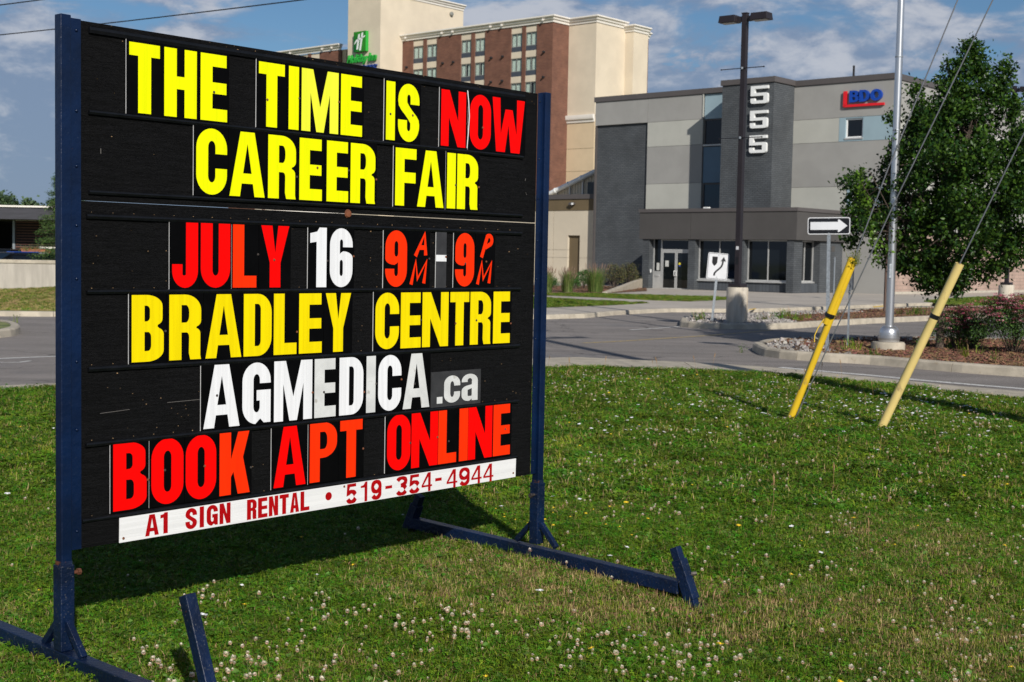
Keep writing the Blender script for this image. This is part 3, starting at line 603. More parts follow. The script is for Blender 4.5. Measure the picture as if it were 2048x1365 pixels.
    if ch == 'B':
        m = h*.525; p, q = w*.52, h*.17; iq = (m-t*.45-t*.85)*.3; ir = (h-t*.85-m-t*.45)*.3; e = w*.96
        return [[[(0, 0), *arc(w-p, q, p, q, 270, 360), *arc(w*.78, m-h*.12, w*.22, h*.10, 0, 70, 5), (w*.80, m), *arc(e-w*.22, m+h*.12, w*.22, h*.10, -70, 0, 5), *arc(e-p, h-q, p, q, 0, 90), (0, h)],
                 [(s, t*.85), (s, m-t*.42), *arc(w-s-ix, m-t*.42-iq, ix, iq, 90, 0), *arc(w-s-ix, t*.85+iq, ix, iq, 0, -90)],
                 [(s, m+t*.42), (s, h-t*.85), *arc(e-s-ix, h-t*.85-ir, ix, ir, 90, 0), *arc(e-s-ix, m+t*.42+ir, ix, ir, 0, -90)]]]
    if ch in '69':
        y2 = h*.60; out = [(w, h*.68), *arc(w-rx, h-ry, rx, ry, 0, 90), *arc(rx, h-ry, rx, ry, 90, 180), *arc(rx, ry, rx, ry, 180, 270), *arc(w-rx, ry, rx, ry, 270, 360), *arc(w-w*.42, y2-h*.10, w*.42, h*.11, 0, 90, 6), (s+ix*.5, y2-h*.02), (s, y2-h*.045),
                 *arc(s+ix, h-t-iy, ix, iy, 180, 90), *arc(w-s-ix, h-t-iy, ix, iy, 90, 0), (w-s, h*.68)]
        hole = rring(s, t, w-s, y2-t*.72, ix, iy)[::-1]
        if ch == '9': out = [(w-x, h-y) for x, y in out]; hole = [(w-x, h-y) for x, y in hole]
        return [[out, hole]]
    if ch == 'S':
        return [[[*arc(w-rx, h-ry, rx, ry, 0, 90), *arc(rx, h-ry, rx, ry, 90, 180), (0, .69*h), (.03*w, .61*h), (.14*w, .54*h), (.34*w, .455*h), (w-s-.10*w, .385*h), (w-s, .32*h), *arc(w-s-ix, t+iy, ix, iy, 0, -90), *arc(s+ix, t+iy, ix, iy, -90, -180), (s, .37*h), (0, .37*h),
                  *arc(rx, ry, rx, ry, 180, 270), *arc(w-rx, ry, rx, ry, 270, 360), (w, .31*h), (.97*w, .39*h), (.86*w, .46*h), (.66*w, .545*h), (s+.10*w, .615*h), (s, .68*h), *arc(s+ix, h-t-iy, ix, iy, 180, 90), *arc(w-s-ix, h-t-iy, ix, iy, 90, 0), (w-s, .65*h), (w, .65*h)]]]
    if ch == 'la':
        return [[[(0, .70*h), *arc(rx, .74*h, rx, .26*h, 170, 90, 6), *arc(w-rx, .74*h, rx, .26*h, 90, 0, 6), (w, 0), (w-s, 0), (w-s, .07*h), *arc(.40*w, .20*h, .40*w, .21*h, 285, 180, 7), *arc(.45*w, .38*h, .45*w, .19*h, 180, 100, 6), (w-s, .60*h), (w-s, .72*h), *arc(w/2, .74*h, ix*1.1, .10*h, 0, 180, 7), (s, .70*h)],
                 [(w-s, .46*h), (w-s, .22*h), (w-s-.02*w, .17*h), (s+.02*w, .17*h), (s, .22*h), (s, .40*h)]]]
    # lighter figures for the telephone number
    wf = lambda d: s*abs(d[1])+t*abs(d[0]); a, b = s/2, w-s/2; cx = w/2
    if ch == 'n1': return [[[(w*.55, 0), (w*.55+s, 0), (w*.55+s, h), (w*.62, h), (w*.45, h*.84), (w*.18, h*.80), (w*.18, h*.71), (w*.55, h*.71)]]]
    if ch == 'n4': return [[[(w*.62, 0), (w*.62+s, 0), (w*.62+s, h*.24), (w, h*.24), (w, h*.34), (w*.62+s, h*.34), (w*.62+s, h), (w*.58, h), (0, h*.35), (0, h*.24), (w*.62, h*.24)], [(w*.17, h*.34), (w*.62, h*.34), (w*.62, h*.78)]]]
    if ch == 'n5': return [stroke([(w*.92, h-t/2), (w*.22, h-t/2), (w*.14, h*.50), *arc(cx*.98, h*.33, b-cx*.98, h*.28, 130, 0, 8), *arc(cx, h*.33, b-cx, h*.33-t/2, 0, -160, 11)], wf)]
    if ch == 'n3': return [stroke([*arc(cx, h*.74, b-cx, h*.26-t/2, 165, -60, 12), (w*.42, h*.53)], wf), stroke([(w*.42, h*.52), *arc(cx, h*.28, b-cx, h*.25, 62, 0, 5), *arc(cx, h*.28, b-cx, h*.28-t/2, 0, -165, 11)], wf)]
    if ch == 'n9': return [stroke(arc(cx, h*.66, b-cx, h*.34-t/2, 0, 345, 20), wf, True), stroke([(b, h*.66), (b, h*.40), *arc(cx, h*.36, b-cx, h*.36-t/2, 0, -150, 11)], wf)]
    if ch == 'lc': return glyph('C', w, h, s, t)
    if ch == '.': return [[[(0, 0), (w, 0), (w, h), (0, h)]]]
    wr = lambda d: s
    if ch == 'sA': return [stroke([(s/2, s/2), (w*.74, h-s*.6), (w-s*.8, h*.12)], wr, round_=1), stroke([(w*.34, h*.40), (w*.80, h*.40)], wr, round_=1)]
    if ch == 'sP': return [stroke([(s/2, s/2), (w*.55, h-s/2)], wr, round_=1), stroke([(w*.50, h-s*.7), *arc(w*.66, h*.74, w*.34-s/2, h*.26-s/2, 80, -80, 8), (w*.38, h*.46)], wr, round_=1)]
    if ch == 'sM': return [stroke([(s/2, s/2), (w*.34, h-s/2), (w*.44, h*.28), (w*.94, h-s/2), (w*.80, h*.12)], wr, round_=1)]
    return []
# ================================================================== the sign
SO = (-1.51566601, 4.68864867, 0); SYAW = 0.84664
T_ = thing('portable_sign', 'big black letter board on blue steel legs standing on the lawn', 'sign', SO, SYAW)
m_ply = mat('black_plywood', (.0035, .0035, .004), .62, .5, 5, 1.0, 26, stretch=(1.2, 1, 22), spec=.16, spots=(30, .70, (.02, .019, .018), .1))
m_rail = mat('black_rail', (.004, .0045, .006), .38, .3, 20, .15, 60, spec=.3)
m_card = mat('card_black', (.0016, .0016, .0018), .5, .2, 10, .06, 40, spec=.06); m_cardw = mat('card_edge', (.75, .75, .75), .6)
m_cardg = mat('card_grey', (.032, .032, .034), .5, .15, 20)
ftex = dict(rough=.5, var=.06, vscale=3, bump=.08, bscale=14, spec=.08)
ftex['stretch'] = (20, 1, .4)
m_ly = mat('letter_lemon', (.79, .83, .001), **ftex); m_ly2 = mat('letter_pale_lemon', (.79, .83, .04), **ftex); m_lg = mat('letter_yellow', (.79, .63, .001), **ftex)
m_lr = mat('letter_red', (.85, .0012, .0008), **ftex); m_lo = mat('letter_orange_red', (.85, .028, .0015), **ftex); m_lw = mat('letter_white', (.73, .74, .76), **ftex)
m_lw2 = mat('letter_worn_white', (.60, .61, .60), .5, .08, 9, .1, 40, spots=(18, .62, (.42, .41, .38), .1))
m_strip = mat('strip_white', (.73, .73, .73), .4, .05, 2, .15, 10, stretch=(.4, 1, 20), spots=(9, .68, (.5, .5, .48), .1)); m_sred = mat('strip_red', (.36, .002, .004), .5, .06, 5, spec=.1)
m_blue = mat('blue_paint', (.0008, .0085, .036), .34, .3, 3, .25, 40, spec=.4, spots=(60, .735, (.09, .028, .012), .02), speck=(330, .988, (.10, .12, .15)))
m_blue2 = mat('worn_blue_paint', (.0009, .0085, .035), .4, .35, 4, .5, 60, spec=.4, spots=(46, .70, (.085, .03, .012), .03), speck=(260, .965, (.10, .10, .10)))
m_rust = mat('rust', (.14, .045, .018), .85, .4, 40, .6, 80); m_rustp = mat('rusty_blue', (.0009, .0085, .035), .5, .3, 10, .5, 60, spots=(28, .50, (.12, .04, .016), .05)); m_bolt = mat('bolt_steel', (.06, .05, .045), .5, .4, 60, metal=.4); m_chipw = mat('staple', (.26, .16, .08), .7, .4, 100)
mb = MB().box(0.0, 2.44, 0, .018, 1.6335, 2.252); build('upper_panel', mb, m_ply, T_)
build('lower_panel', MB().add([(0, 0, .404), (2.44, 0, .404), (2.44, .018, .404), (0, .018, .404), (0, 0, 1.6315), (2.44, 0, 1.6290), (2.44, .018, 1.6290), (0, .018, 1.6315)], [(0, 3, 2, 1), (4, 5, 6, 7), (0, 1, 5, 4), (1, 2, 6, 5), (2, 3, 7, 6), (3, 0, 4, 7)]), m_ply, T_)
# narrow filler boards with their own edges
for z0, z1, x0, x1 in ((.412, .493, .004, 2.43), (.50, .512, .0, 2.40)): build('filler_board', MB().box(x0, x1, -.0025, -.0003, z0, z1), m_ply, T_)
for z0, z1, x0 in ((2.212, 2.236, .034), (1.932, 1.949, .033), (1.655, 1.671, .033), (1.569, 1.588, .024), (1.305, 1.322, .024), (1.031, 1.051, .030), (.764, .782, .020), (.496, .511, .006)):
    mb = MB(); prof = [(0, z0), (-.009, z0+.001), (-.0125, (z0+z1)/2), (-.0115, z1-.003), (-.008, z1-.001), (-.0065, z1-.004), (0, z1-.004)]
    x1 = 2.335 if z0 != .496 else 2.33; k = len(prof)
    mb.add([(x0, y, z) for y, z in prof]+[(x1, y, z) for y, z in prof], [(i, i+1, k+i+1, k+i) for i in range(k-1)]+[tuple(range(k)), tuple(range(k, 2*k))[::-1]])
    build('rail', mb, m_rail, T_)
mb = MB()
for u, z in ((2.338, 2.213), (2.338, 1.94)): mb.box(u-.30, u+.002, -.011, -.008, z-.004, z-.001)
ROWS = [
 (1.955, 2.204, [('T', .192, .319), ('H', .338, .479), ('E', .496, .617), 0, ('T', .766, .893), ('I', .914, .965), ('M', .979, 1.173, 'p'), ('E', 1.187, 1.305), 0, ('I', 1.441, 1.493), ('S', 1.511, 1.638), 0, ('N', 1.775, 1.934, 'r'), ('O', 1.961, 2.102, 'r'), ('W', 2.111, 2.338, 'r')], 'y'),
 (1.678, 1.926, [('C', .478, .618), ('A', .630, .798), ('R', .814, .953), ('E', .972, 1.090), ('E', 1.114, 1.231), ('R', 1.244, 1.383), 0, ('F', 1.500, 1.625), ('A', 1.633, 1.798), ('I', 1.819, 1.874), ('R', 1.884, 2.022)], 'y'),
 (1.326, 1.570, [('J', .374, .488), ('U', .500, .635), ('L', .648, .761, 'o'), ('Y', .783, .922), 0, ('1', 1.031, 1.118, 'w'), ('6', 1.136, 1.260, 'w'), 0, ('9', 1.447, 1.576, 'o'), ('AM', 1.593, 1.708, 'o'), ('-', 1.755, 1.822, 'w'), ('9', 1.880, 2.006, 'o'), ('PM', 2.019, 2.137, 'o')], 'r'),
 (1.057, 1.301, [('B', .203, .338), ('R', .362, .503), ('A', .523, .690), ('D', .701, .837), ('L', .848, .964), ('E', .977, 1.097), ('Y', 1.116, 1.254), 0, ('C', 1.394, 1.533), ('E', 1.543, 1.666), ('N', 1.676, 1.841), ('T', 1.852, 1.976), ('R', 1.985, 2.126), ('E', 2.142, 2.261)], 'g'),
 (.788, 1.031, [('A', .515, .684), ('G', .697, .835), ('M', .852, 1.048), ('E', 1.061, 1.176, 'v'), ('D', 1.195, 1.329), ('I', 1.347, 1.400, 'v'), ('C', 1.415, 1.552), ('A', 1.562, 1.727, 'v'), ('CA', 1.737, 2.063, 'v')], 'w'),
 (.521, .767, [('B', .128, .267), ('O', .287, .427), ('O', .436, .575), ('K', .591, .735, 'o'), 0, ('A', .853, 1.018), ('P', 1.039, 1.185, 'o'), ('T', 1.202, 1.327, 'o'), 0, ('O', 1.472, 1.613), ('N', 1.619, 1.785), ('L', 1.788, 1.906, 'o'), ('I', 1.924, 1.982, 'o'), ('N', 1.984, 2.149), ('E', 2.156, 2.277, 'o')], 'r')]
LM = dict(y=m_ly, p=m_ly2, g=m_lg, r=m_lr, o=m_lo, w=m_lw, v=m_lw2)
def letter(parent, pieces, x, z, m, y=-.0086, th=.0011, name='letter', **kw):
    mb = MB()
    for i, c in enumerate(pieces): mb.prism(c, y-.00012*i, y+th, lambda a, b, d: (x+a, d, z+b))
    return build(name, mb, m, parent, **kw)
screws = []
for z0, z1, items, dc in ROWS:
    prev = None; its = [i for i in items]
    for i, it in enumerate(its):
        if it == 0: prev = None; continue
        ch, a, b = it[:3]; col = LM[it[3] if len(it) > 3 else dc]; nx = its[i+1] if i+1 < len(its) else 0
        prev_none = prev is None or (ch, a) in (('O', 1.961), ('O', .287), ('P', 1.039), ('I', 1.819), ('L', .648)); x0 = prev if prev is not None else a-.012; x1 = (b+nx[1])/2-.0008 if nx != 0 and nx[1]-b < .03 else b+.009; prev = x1+.0016 if (nx != 0 and nx[1]-b < .03) else None
        cz0, cz1 = z0-.006, z1+.010; cm = [m_card, m_cardw if prev_none else m_card]; dy = random.uniform(-.0008, .0004)
        if ch == '-': x0, x1, cm = a, b, [m_cardg, m_cardw]
        if ch == 'CA': x0, x1, cz1, cm = a, b, .942, [m_cardg, m_cardg]
        c = MB(); c.box(x0, x1, -.0082+dy, -.0042, cz0, cz1, 0); c.m = [0, 0, 0, 0, 0, 1]
        card = build('letter_card', c, cm, T_); y = -.0083+dy
        w_, h_ = b-a, z1-z0
        if ch == '-': letter(card, glyph('-', b-a, .029, 0, 0), a, 1.439, m_lw, y)
        elif ch == 'CA':
            letter(card, glyph('.', .036, .030, 0, 0), 1.774, .798, m_lw2, y, name='full_stop'); letter(card, glyph('lc', .105, .124, .040, .026), 1.820, .797, m_lw2, y); letter(card, glyph('la', .108, .124, .040, .026), 1.935, .799, m_lw2, y)
        elif ch in ('AM', 'PM'):
            letter(card, glyph('s'+ch[0], .090, .122, .0205, .0205), a+.024, z0+.124, col, y); letter(card, glyph('sM', .110, .122, .0195, .0195), a, z0, col, y)
        else: letter(card, glyph(ch, w_, h_, .0535, .046), a, z0, col, y)
        if random.random() < .62: screws.append((x1-.004 if random.random() < .5 else x0+random.uniform(.25, .75)*(x1-x0), (z0+z1)/2+random.uniform(-.035, .02)))
# curved card edge that has sprung from the board, by the O of the first row
build('sprung_card_edge', MB().tube([(1.944, -.009, 1.955), (1.948, -.012, 2.03), (1.951, -.014, 2.10), (1.946, -.012, 2.17), (1.941, -.009, 2.215)], .0022, 6), m_cardw, T_)
sc = MB().lathe([(.0001, .0), (.0045, .0), (.0052, -.0008), (.0040, -.003), (.0001, -.0036)], (0, 0, 0), 10)
sc.v = [(x, z, y) for x, y, z in sc.v]; scm = sc.mesh('screw', [m_rust]); scm2 = scm.copy(); scm2.materials.clear(); scm2.materials.append(m_bolt)
for i, (u, z) in enumerate(screws): link('screw', scm if i % 2 else scm2, T_, (u, -.0085, z))
o = link('rusty_bolt', scm, T_, (1.236, -.001, 1.632)); o.scale = (3.6, 3, 3.6)
# scraps of old staples and chipped paint in the bare plywood
mb = MB()
for _ in range(260):
    u = random.uniform(.02, 2.42); z = random.choice([random.uniform(1.34, 1.56), random.uniform(1.68, 2.2), random.uniform(.53, 1.29), random.uniform(.8, 1.03), random.uniform(2.2, 2.25)])
    if abs(z-1.632) < .02: continue
    s_ = random.uniform(.0009, .0024) if random.random() < .93 else random.uniform(.003, .005)
    mb.box(u, u+s_*random.uniform(.8, 2), -.0022, -.0001, z, z+s_)
for u in np.arange(.045, 2.34, .085):
    for z in (1.592, 1.3255, 1.0545, .786, .515): mb.box(u, u+.003, -.0016, -.0001, z+random.uniform(-.001, .001), z+.002)
tag(build('old_staples', mb, m_chipw, T_), kind='stuff')
mb = MB()
for (u, z, du, dz) in ((.083, 1.80, .0, .018), (2.36, 1.83, .004, .012), (2.365, 1.775, .008, -.012), (.36, .90, .22, .003), (.08, .88, .12, .006)):
    mb.bar((u, -.0006, z), (u+du, -.0006, z+dz), .0022, .0012, 0)
build('scratch', mb, mat('bare_scratch', (.14, .13, .12), .8), T_)
# telephone strip
st = build('phone_strip', MB().add([(.149, -.0145, .405), (2.315, -.0145, .407), (2.317, -.0145, .4965), (.150, -.0145, .496), (.149, -.0125, .405), (2.315, -.0125, .407), (2.317, -.0125, .4965), (.150, -.0125, .496)],
           [(0, 1, 2, 3), (7, 6, 5, 4), (0, 4, 5, 1), (1, 5, 6, 2), (2, 6, 7, 3), (3, 7, 4, 0)]), m_strip, T_)
def word(txt, x0, x1, z0, h, s, t, gap, light=False):
    n = len(txt); ws = [(.55 if c in 'I1' and not light else 1.) for c in txt]
    if light: ws = [1]*n
    unit = ((x1-x0)-gap*(n-1))/sum(ws); x = x0
    for c, q in zip(txt, ws):
        w_ = unit*q
        if c == 'I': w_ = unit*q; letter(st, glyph('I', s, h, s, t), x+(w_-s)/2, z0, m_sred, -.0150, .0005)
        elif light: letter(st, glyph('n'+c, w_, h, s, t), x, z0, m_sred, -.0150, .0005)
        else: letter(st, glyph(c, w_, h, s, t), x, z0, m_sred, -.0150, .0005)
        x += w_+gap
word('A1', .257, .354, .413, .079, .019, .0155, .007); word('SIGN', .432, .639, .413, .080, .0195, .0155, .008); word('RENTAL', .718, 1.034, .412, .080, .0195, .0155, .007)
letter(st, [[arc(0, 0, .0175, .0175, 0, 348, 22)]], 1.137, .456, m_sred, -.0150, .0005, name='dot')
word('519', 1.234, 1.436, .409, .085, .0155, .0135, .011, True); letter(st, glyph('-', .040, .013, 0, 0), 1.459, .448, m_sred, -.0150, .0005, name='hyphen')
word('354', 1.524, 1.746, .408, .085, .0155, .0135, .012, True); letter(st, glyph('-', .041, .014, 0, 0), 1.766, .447, m_sred, -.0150, .0005, name='hyphen')
word('4944', 1.840, 2.156, .406, .084, .0155, .0135, .012, True)
for u, z in ((.166, .420), (1.222, .487), (2.297, .428)): q = link('screw', scm, T_, (u, -.0147, z))
# steel frame, local axes: x along the board, y away from the viewer
for side in (0, 1):
    u0 = -.082 if side == 0 else 2.478; uf = (-.038, .003) if side == 0 else (2.4405, 2.474); uc = u0+.02
    build('post', MB().box(u0, u0+.04, -.020, .020, .30, 2.262), m_blue, T_, bevel=.003)
    build('side_plate', MB().box(uf[0], uf[1], -.006, -.0025, .405, 2.255), m_blue, T_, bevel=.0006)
    for z in (2.215, 1.94, 1.75, 1.545, 1.36, 1.07, .83, .47):
        uu = (uf[0]+.023) if side == 0 else (uf[0]+.012); q = MB().lathe([(.0001, 0), (.0055, 0), (.0058, -.002), (.003, -.0045), (.0001, -.005)], (0, 0, 0), 10); q.v = [(x, z_, y) for x, y, z_ in q.v]
        build('rivet', q, m_blue, T_, True, loc=(uu, -.006, z))
    build('post_sleeve', MB().box(uc-.0265, uc+.0265, -.0265, .0265, .055, .358), m_blue2, T_, bevel=.003)
    build('rust_collar', MB().box(uc-.0207, uc+.0207, -.0207, .0207, .345, .372), m_rustp, T_)
    sgn = 1 if side == 0 else -1; zb = .325 if side == 0 else .300
    q = MB().tube([(uc+sgn*.026, -.004, zb), (uc+sgn*.050, -.004, zb)], .0065, 8); q.tube([(uc+sgn*.050, -.004, zb), (uc+sgn*.062, -.004, zb)], .0115, 6); build('clamp_bolt', q, m_rust if side == 0 else m_bolt, T_)
    build('ground_beam', MB().add([(uc+a, y, z+.0*y) for y, dz in ((.90, .012), (-.86 if side else -.80, -.030 if side else .0)) for a, z in ((-.027, -.012+dz), (.027, -.012+dz), (.027, .048+dz), (-.027, .048+dz))],
          [(0, 3, 2, 1), (4, 5, 6, 7), (0, 1, 5, 4), (1, 2, 6, 5), (2, 3, 7, 6), (3, 0, 4, 7)]), m_blue2, T_, bevel=.003)
    for s_ in (-1, 1):
        build('brace', MB().bar((uc, s_*.026, .158), (uc, s_*.128, .052), .024, .024, up=(1, 0, 0)), m_blue2, T_, bevel=.002)
        dz = (-.02 if side else 0) if s_ < 0 else 0; yb = s_*(.885 if s_ > 0 else (.89 if side else .80))
        if side == 1 or s_ > 0:
            top = (yb-s_*.065, .185+dz); bot = (yb+s_*.065, -.11+dz)
        else: top = (-.735, .385); bot = (-.93, -.07)
        nm = build('foot', MB().bar((uc, top[0], top[1]), (uc, bot[0], bot[1]), .040, .040, up=(1, 0, 0)), m_blue2, T_, bevel=.003)
        f = lambda t_: (uc, top[0]+(bot[0]-top[0])*t_, top[1]+(bot[1]-top[1])*t_)
        a_, b_ = (f(.18), f(.76)) if (side == 1 or s_ > 0) else (f(.60), f(.93))
        build('foot_sleeve', MB().bar(a_, b_, .053, .053, up=(1, 0, 0)), m_blue2, T_, bevel=.003)
        c_ = f(.42 if side else .75); q = MB().tube([(c_[0]+.02, c_[1]+s_*.02, c_[2]+.01), (c_[0]+.02+.022, c_[1]+s_*.035, c_[2]+.012)], .010, 6); build('foot_bolt', q, m_bolt, T_)
# ================================================================== the office building
BP = G(1300, 580.5, -.12); BY = R(-41.44)
OB = thing('office_building', 'grey three-storey office building with number tower and dark entrance canopy', 'building', (BP[0], BP[1], 0), BY)
m_br = brick_mat('slate_brick', (.062, .070, .078), (.080, .088, .096), (.038, .042, .047), .30, .10, .014)
m_br2 = brick_mat('slate_block', (.055, .063, .075), (.072, .082, .094), (.032, .036, .042), .20, .45, .012)
m_pl = mat('light_panel', (.42, .42, .38), .85, .04, .6, .25, 120); m_pm = mat('mid_panel', (.305, .30, .285), .85, .05, .6, .25, 120)
m_pb = mat('blue_panel', (.27, .37, .42), .8, .04, .6, .2, 120); m_pb2 = mat('steel_blue_panel', (.10, .17, .24), .7, .05, .6, .2, 100)
m_cop = mat('coping_brown', (.090, .080, .078), .5, .06, .5); m_fas = mat('fascia_charcoal', (.066, .062, .060), .9, .06, .8, .5, 140)
m_alu = mat('aluminium', (.50, .50, .49), .4, .06, 3, metal=.3); m_glassd = glass_mat('dark_glass', (.006, .008, .010)); m_glassb = glass_mat('blue_glass', (.012, .04, .06))
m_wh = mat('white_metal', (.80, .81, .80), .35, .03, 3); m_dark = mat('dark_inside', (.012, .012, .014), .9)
m_beige = mat('beige_panel', (.56, .49, .38), .85, .04, .5, .25, 80); m_brown = mat('brown_band', (.13, .095, .05), .8, .06, 1, .2, 60)
m_pink = brick_mat('pink_block', (.42, .30, .245), (.38, .27, .22), (.27, .21, .175), .6, .2, .012)
def P_(name, x0, x1, y0, y1, z0, z1, m, parent=None, bevel=0): return build(name, MB().box(x0, x1, y0, y1, z0, z1), m, OB if parent is None else parent, bevel=bevel)
P_('wall', -7.97, 11.2, 5.30, 34, -.3, 10.9, m_fas)                 # the body behind the panels
g = .008
def panel(x0, x1, z0, z1, m, y0=5.10, y1=5.295): return P_('wall_panel', x0+g, x1-g, y0, y1, z0+g, z1-g, m)
panel(-8.0, -4.12, 9.5, 10.9, m_pm); panel(-4.12, -.28, 9.5, 10.9, m_pm)
panel(-4.12, -.28, 8.07, 9.5, m_pl); panel(-4.12, -.28, 5.92, 8.07, m_pm); panel(-4.12, -.28, 4.0, 5.92, m_pl)
P_('brick_wall', -7.9, -4.16, 5.24, 5.299, -.2, 9.49, m_br); P_('wall_edge', -8.0, -7.905, 5.12, 5.299, -.2, 9.49, m_cop)
panel(-.24, 2.35, 9.48, 10.88, m_pb, 5.16); panel(-.24, 2.35, 5.9, 7.93, m_pb2, 5.16)
panel(5.4, 11.26, 9.1, 10.9, m_pm); panel(5.4, 8.18, 7.85, 9.1, m_pl); panel(5.4, 11.26, 5.52, 7.85, m_pm); panel(5.4, 8.75, 4.0, 5.52, m_pl)
P_('ground_panel', 8.6, 11.2, 5.12, 5.299, -.06, 4.28, m_pm); P_('foundation', 8.6, 11.22, 5.2, 5.29, -.4, -.07, m_conc)
def window(x0, x1, z0, z1, y, mg=m_glassd, fr=.07, m=m_alu, mull=(), parent=None, dep=.12, sill=True, side=False, transom=()):
    """window with frame, panes and sill as an object of its own; y is the plane of the wall face"""
    B = lambda a, b, c, d, e, f_: (MB().box(a, b, c, d, e, f_) if not side else MB().box(c, d, a, b, e, f_))
    s = -1 if side else 1
    f = MB()
    def add(a, b, c, d, e, f_):
        if side: f.box(y-d, y-c, a, b, e, f_)
        else: f.box(a, b, y+c, y+d, e, f_)
    add(x0, x0+fr, dep-.05, dep+.03, z0, z1); add(x1-fr, x1, dep-.05, dep+.03, z0, z1); add(x0+fr, x1-fr, dep-.05, dep+.03, z0, z0+fr); add(x0+fr, x1-fr, dep-.05, dep+.03, z1-fr, z1)
    for q in mull: add(q-fr*.4, q+fr*.4, dep-.045, dep+.03, z0+fr, z1-fr)
    w_ = build('window', f, m, OB if parent is None else parent)
    cuts = [x0+fr]+[v for q in mull for v in (q-fr*.4, q+fr*.4)]+[x1-fr]
    for i in range(0, len(cuts), 2):
        a, b = cuts[i], cuts[i+1]; p = MB(); p.box(y-dep-.01, y-dep, a, b, z0+fr, z1-fr) if side else p.box(a, b, y+dep, y+dep+.01, z0+fr, z1-fr); build('pane', p, mg, w_)
    if sill:
        q = MB(); q.box(y-dep, y+.04, x0-.03, x1+.03, z0-.08, z0-.002) if side else q.box(x0-.03, x1+.03, y-.04, y+dep, z0-.08, z0-.002); build('sill', q, m_alu, w_)
    return w_
# first-floor and second-floor strips of glazing
window(-.22, 2.30, 8.05, 9.46, 5.12, m_glassd, .05, m_cop); window(-.22, 2.30, 4.25, 5.88, 5.12, m_glassb, .06, m_cop, (1.0,))
# blue bays with punched windows (built as four panels round each opening)
for (x0, x1, z0, z1, a, b, c, d) in ((8.18, 11.26, 7.85, 9.1, 8.56, 9.54, 8.03, 9.03), (8.75, 11.26, 4.28, 5.52, 9.0, 9.98, 4.34, 5.44)):
    panel(x0, a, z0, z1, m_pb); panel(b, x1, z0, z1, m_pb); panel(a-2*g, b+2*g, z0, c, m_pb); panel(a-2*g, b+2*g, d, z1, m_pb); window(a, b, c, d, 5.10, m_glassd, .07, m_wh)
P_('coping', -8.06, 2.3, 5.03, 5.5, 10.905, 11.2, m_cop); P_('coping', 5.5, 11.32, 5.03, 5.5, 10.905, 11.2, m_cop); P_('coping', 10.9, 11.33, 5.505, 34, 10.9, 11.198, m_cop)
P_('coping', -8.06, -7.7, 5.505, 34, 10.905, 11.2, m_cop); P_('downpipe', -.30, -.25, 5.05, 5.098, 9.5, 10.9, m_pl)
P_('roof', -7.6, 10.88, 5.51, 33.9, 10.905, 10.95, m_fas); build('roof_vent', MB().tube([(7.93, 7, 10.9), (7.93, 7, 12.05)], .06, 8), m_dark, OB)
# tower
P_('tower', 2.32, 5.49, 2.98, 5.29, 4.1, 10.93, m_br); P_('coping', 2.24, 5.57, 2.90, 5.4, 10.935, 11.22, m_cop)
def five(x, z0, h, w_):
    s, t = .25, .152; m_ = .60*h
    c = [[(0, h), (0, m_-t), (w_-s, m_-t), (w_-s, t), (s, t), (s, .30*h), (0, .30*h), (0, .12), *arc(.12, .12, .12, .12, 180, 270, 4), *arc(w_-.12, .12, .12, .12, 270, 360, 4), (w_, m_-.12), *arc(w_-.12, m_-.12, .12, .12, 0, 90, 4), (s, m_), (s, h-t), (w_, h-t), (w_, h)][::-1]]
    mb = MB().prism(c, 2.80, 2.965, lambda u, v, d: (x+u, d, z0+v)); return build('number_five', mb, m_wh, OB)
for z in (9.84, 8.55, 7.25): five(4.19, z, .92, 1.03)
# logo of the tenant
m_logo_b = mat('sign_blue', (.006, .055, .36), .35, .05, 3); m_logo_r = mat('sign_red', (.70, .012, .02), .35, .05, 3)
lx, lz, lh = 8.80, 9.84, .60; x = lx
for ch, w_ in (('B', .50), ('D', .56), ('O', .64)):
    ry = .3 if ch != 'O' else .3
    if ch == 'O': gl = [[rring(0, 0, w_, lh, w_/2, lh/2), rring(.17, .13, w_-.17, lh-.13, w_/2-.17, lh/2-.13)[::-1]]]
    elif ch == 'D': gl = [[[(0, 0), *arc(w_-.3, .3, .3, .3, 270, 360), *arc(w_-.3, lh-.3, .3, .3, 0, 90), (0, lh)], [(.17, .12), (.17, lh-.12), *arc(w_-.31, lh-.30, .14, .18, 90, 0), *arc(w_-.31, .30, .14, .18, 0, -90)]]]
    else: gl = glyph('B', w_, lh, .16, .12)
    mb = MB()
    for c in gl: mb.prism(c, 4.93, 5.085, lambda u, v, d: (x+u, d, lz+v))
    build('logo_letter', mb, m_logo_b, OB); x += w_+.055
build('logo_bar', MB().prism([[(8.44, 9.62), (8.62, 9.74), (8.62, 10.44), (8.44, 10.44)]], 4.96, 5.085), m_logo_r, OB)
build('logo_bar', MB().prism([[(8.46, 9.61), (10.72, 9.61), (10.72, 9.735), (8.63, 9.735)]], 4.96, 5.085), m_logo_r, OB)
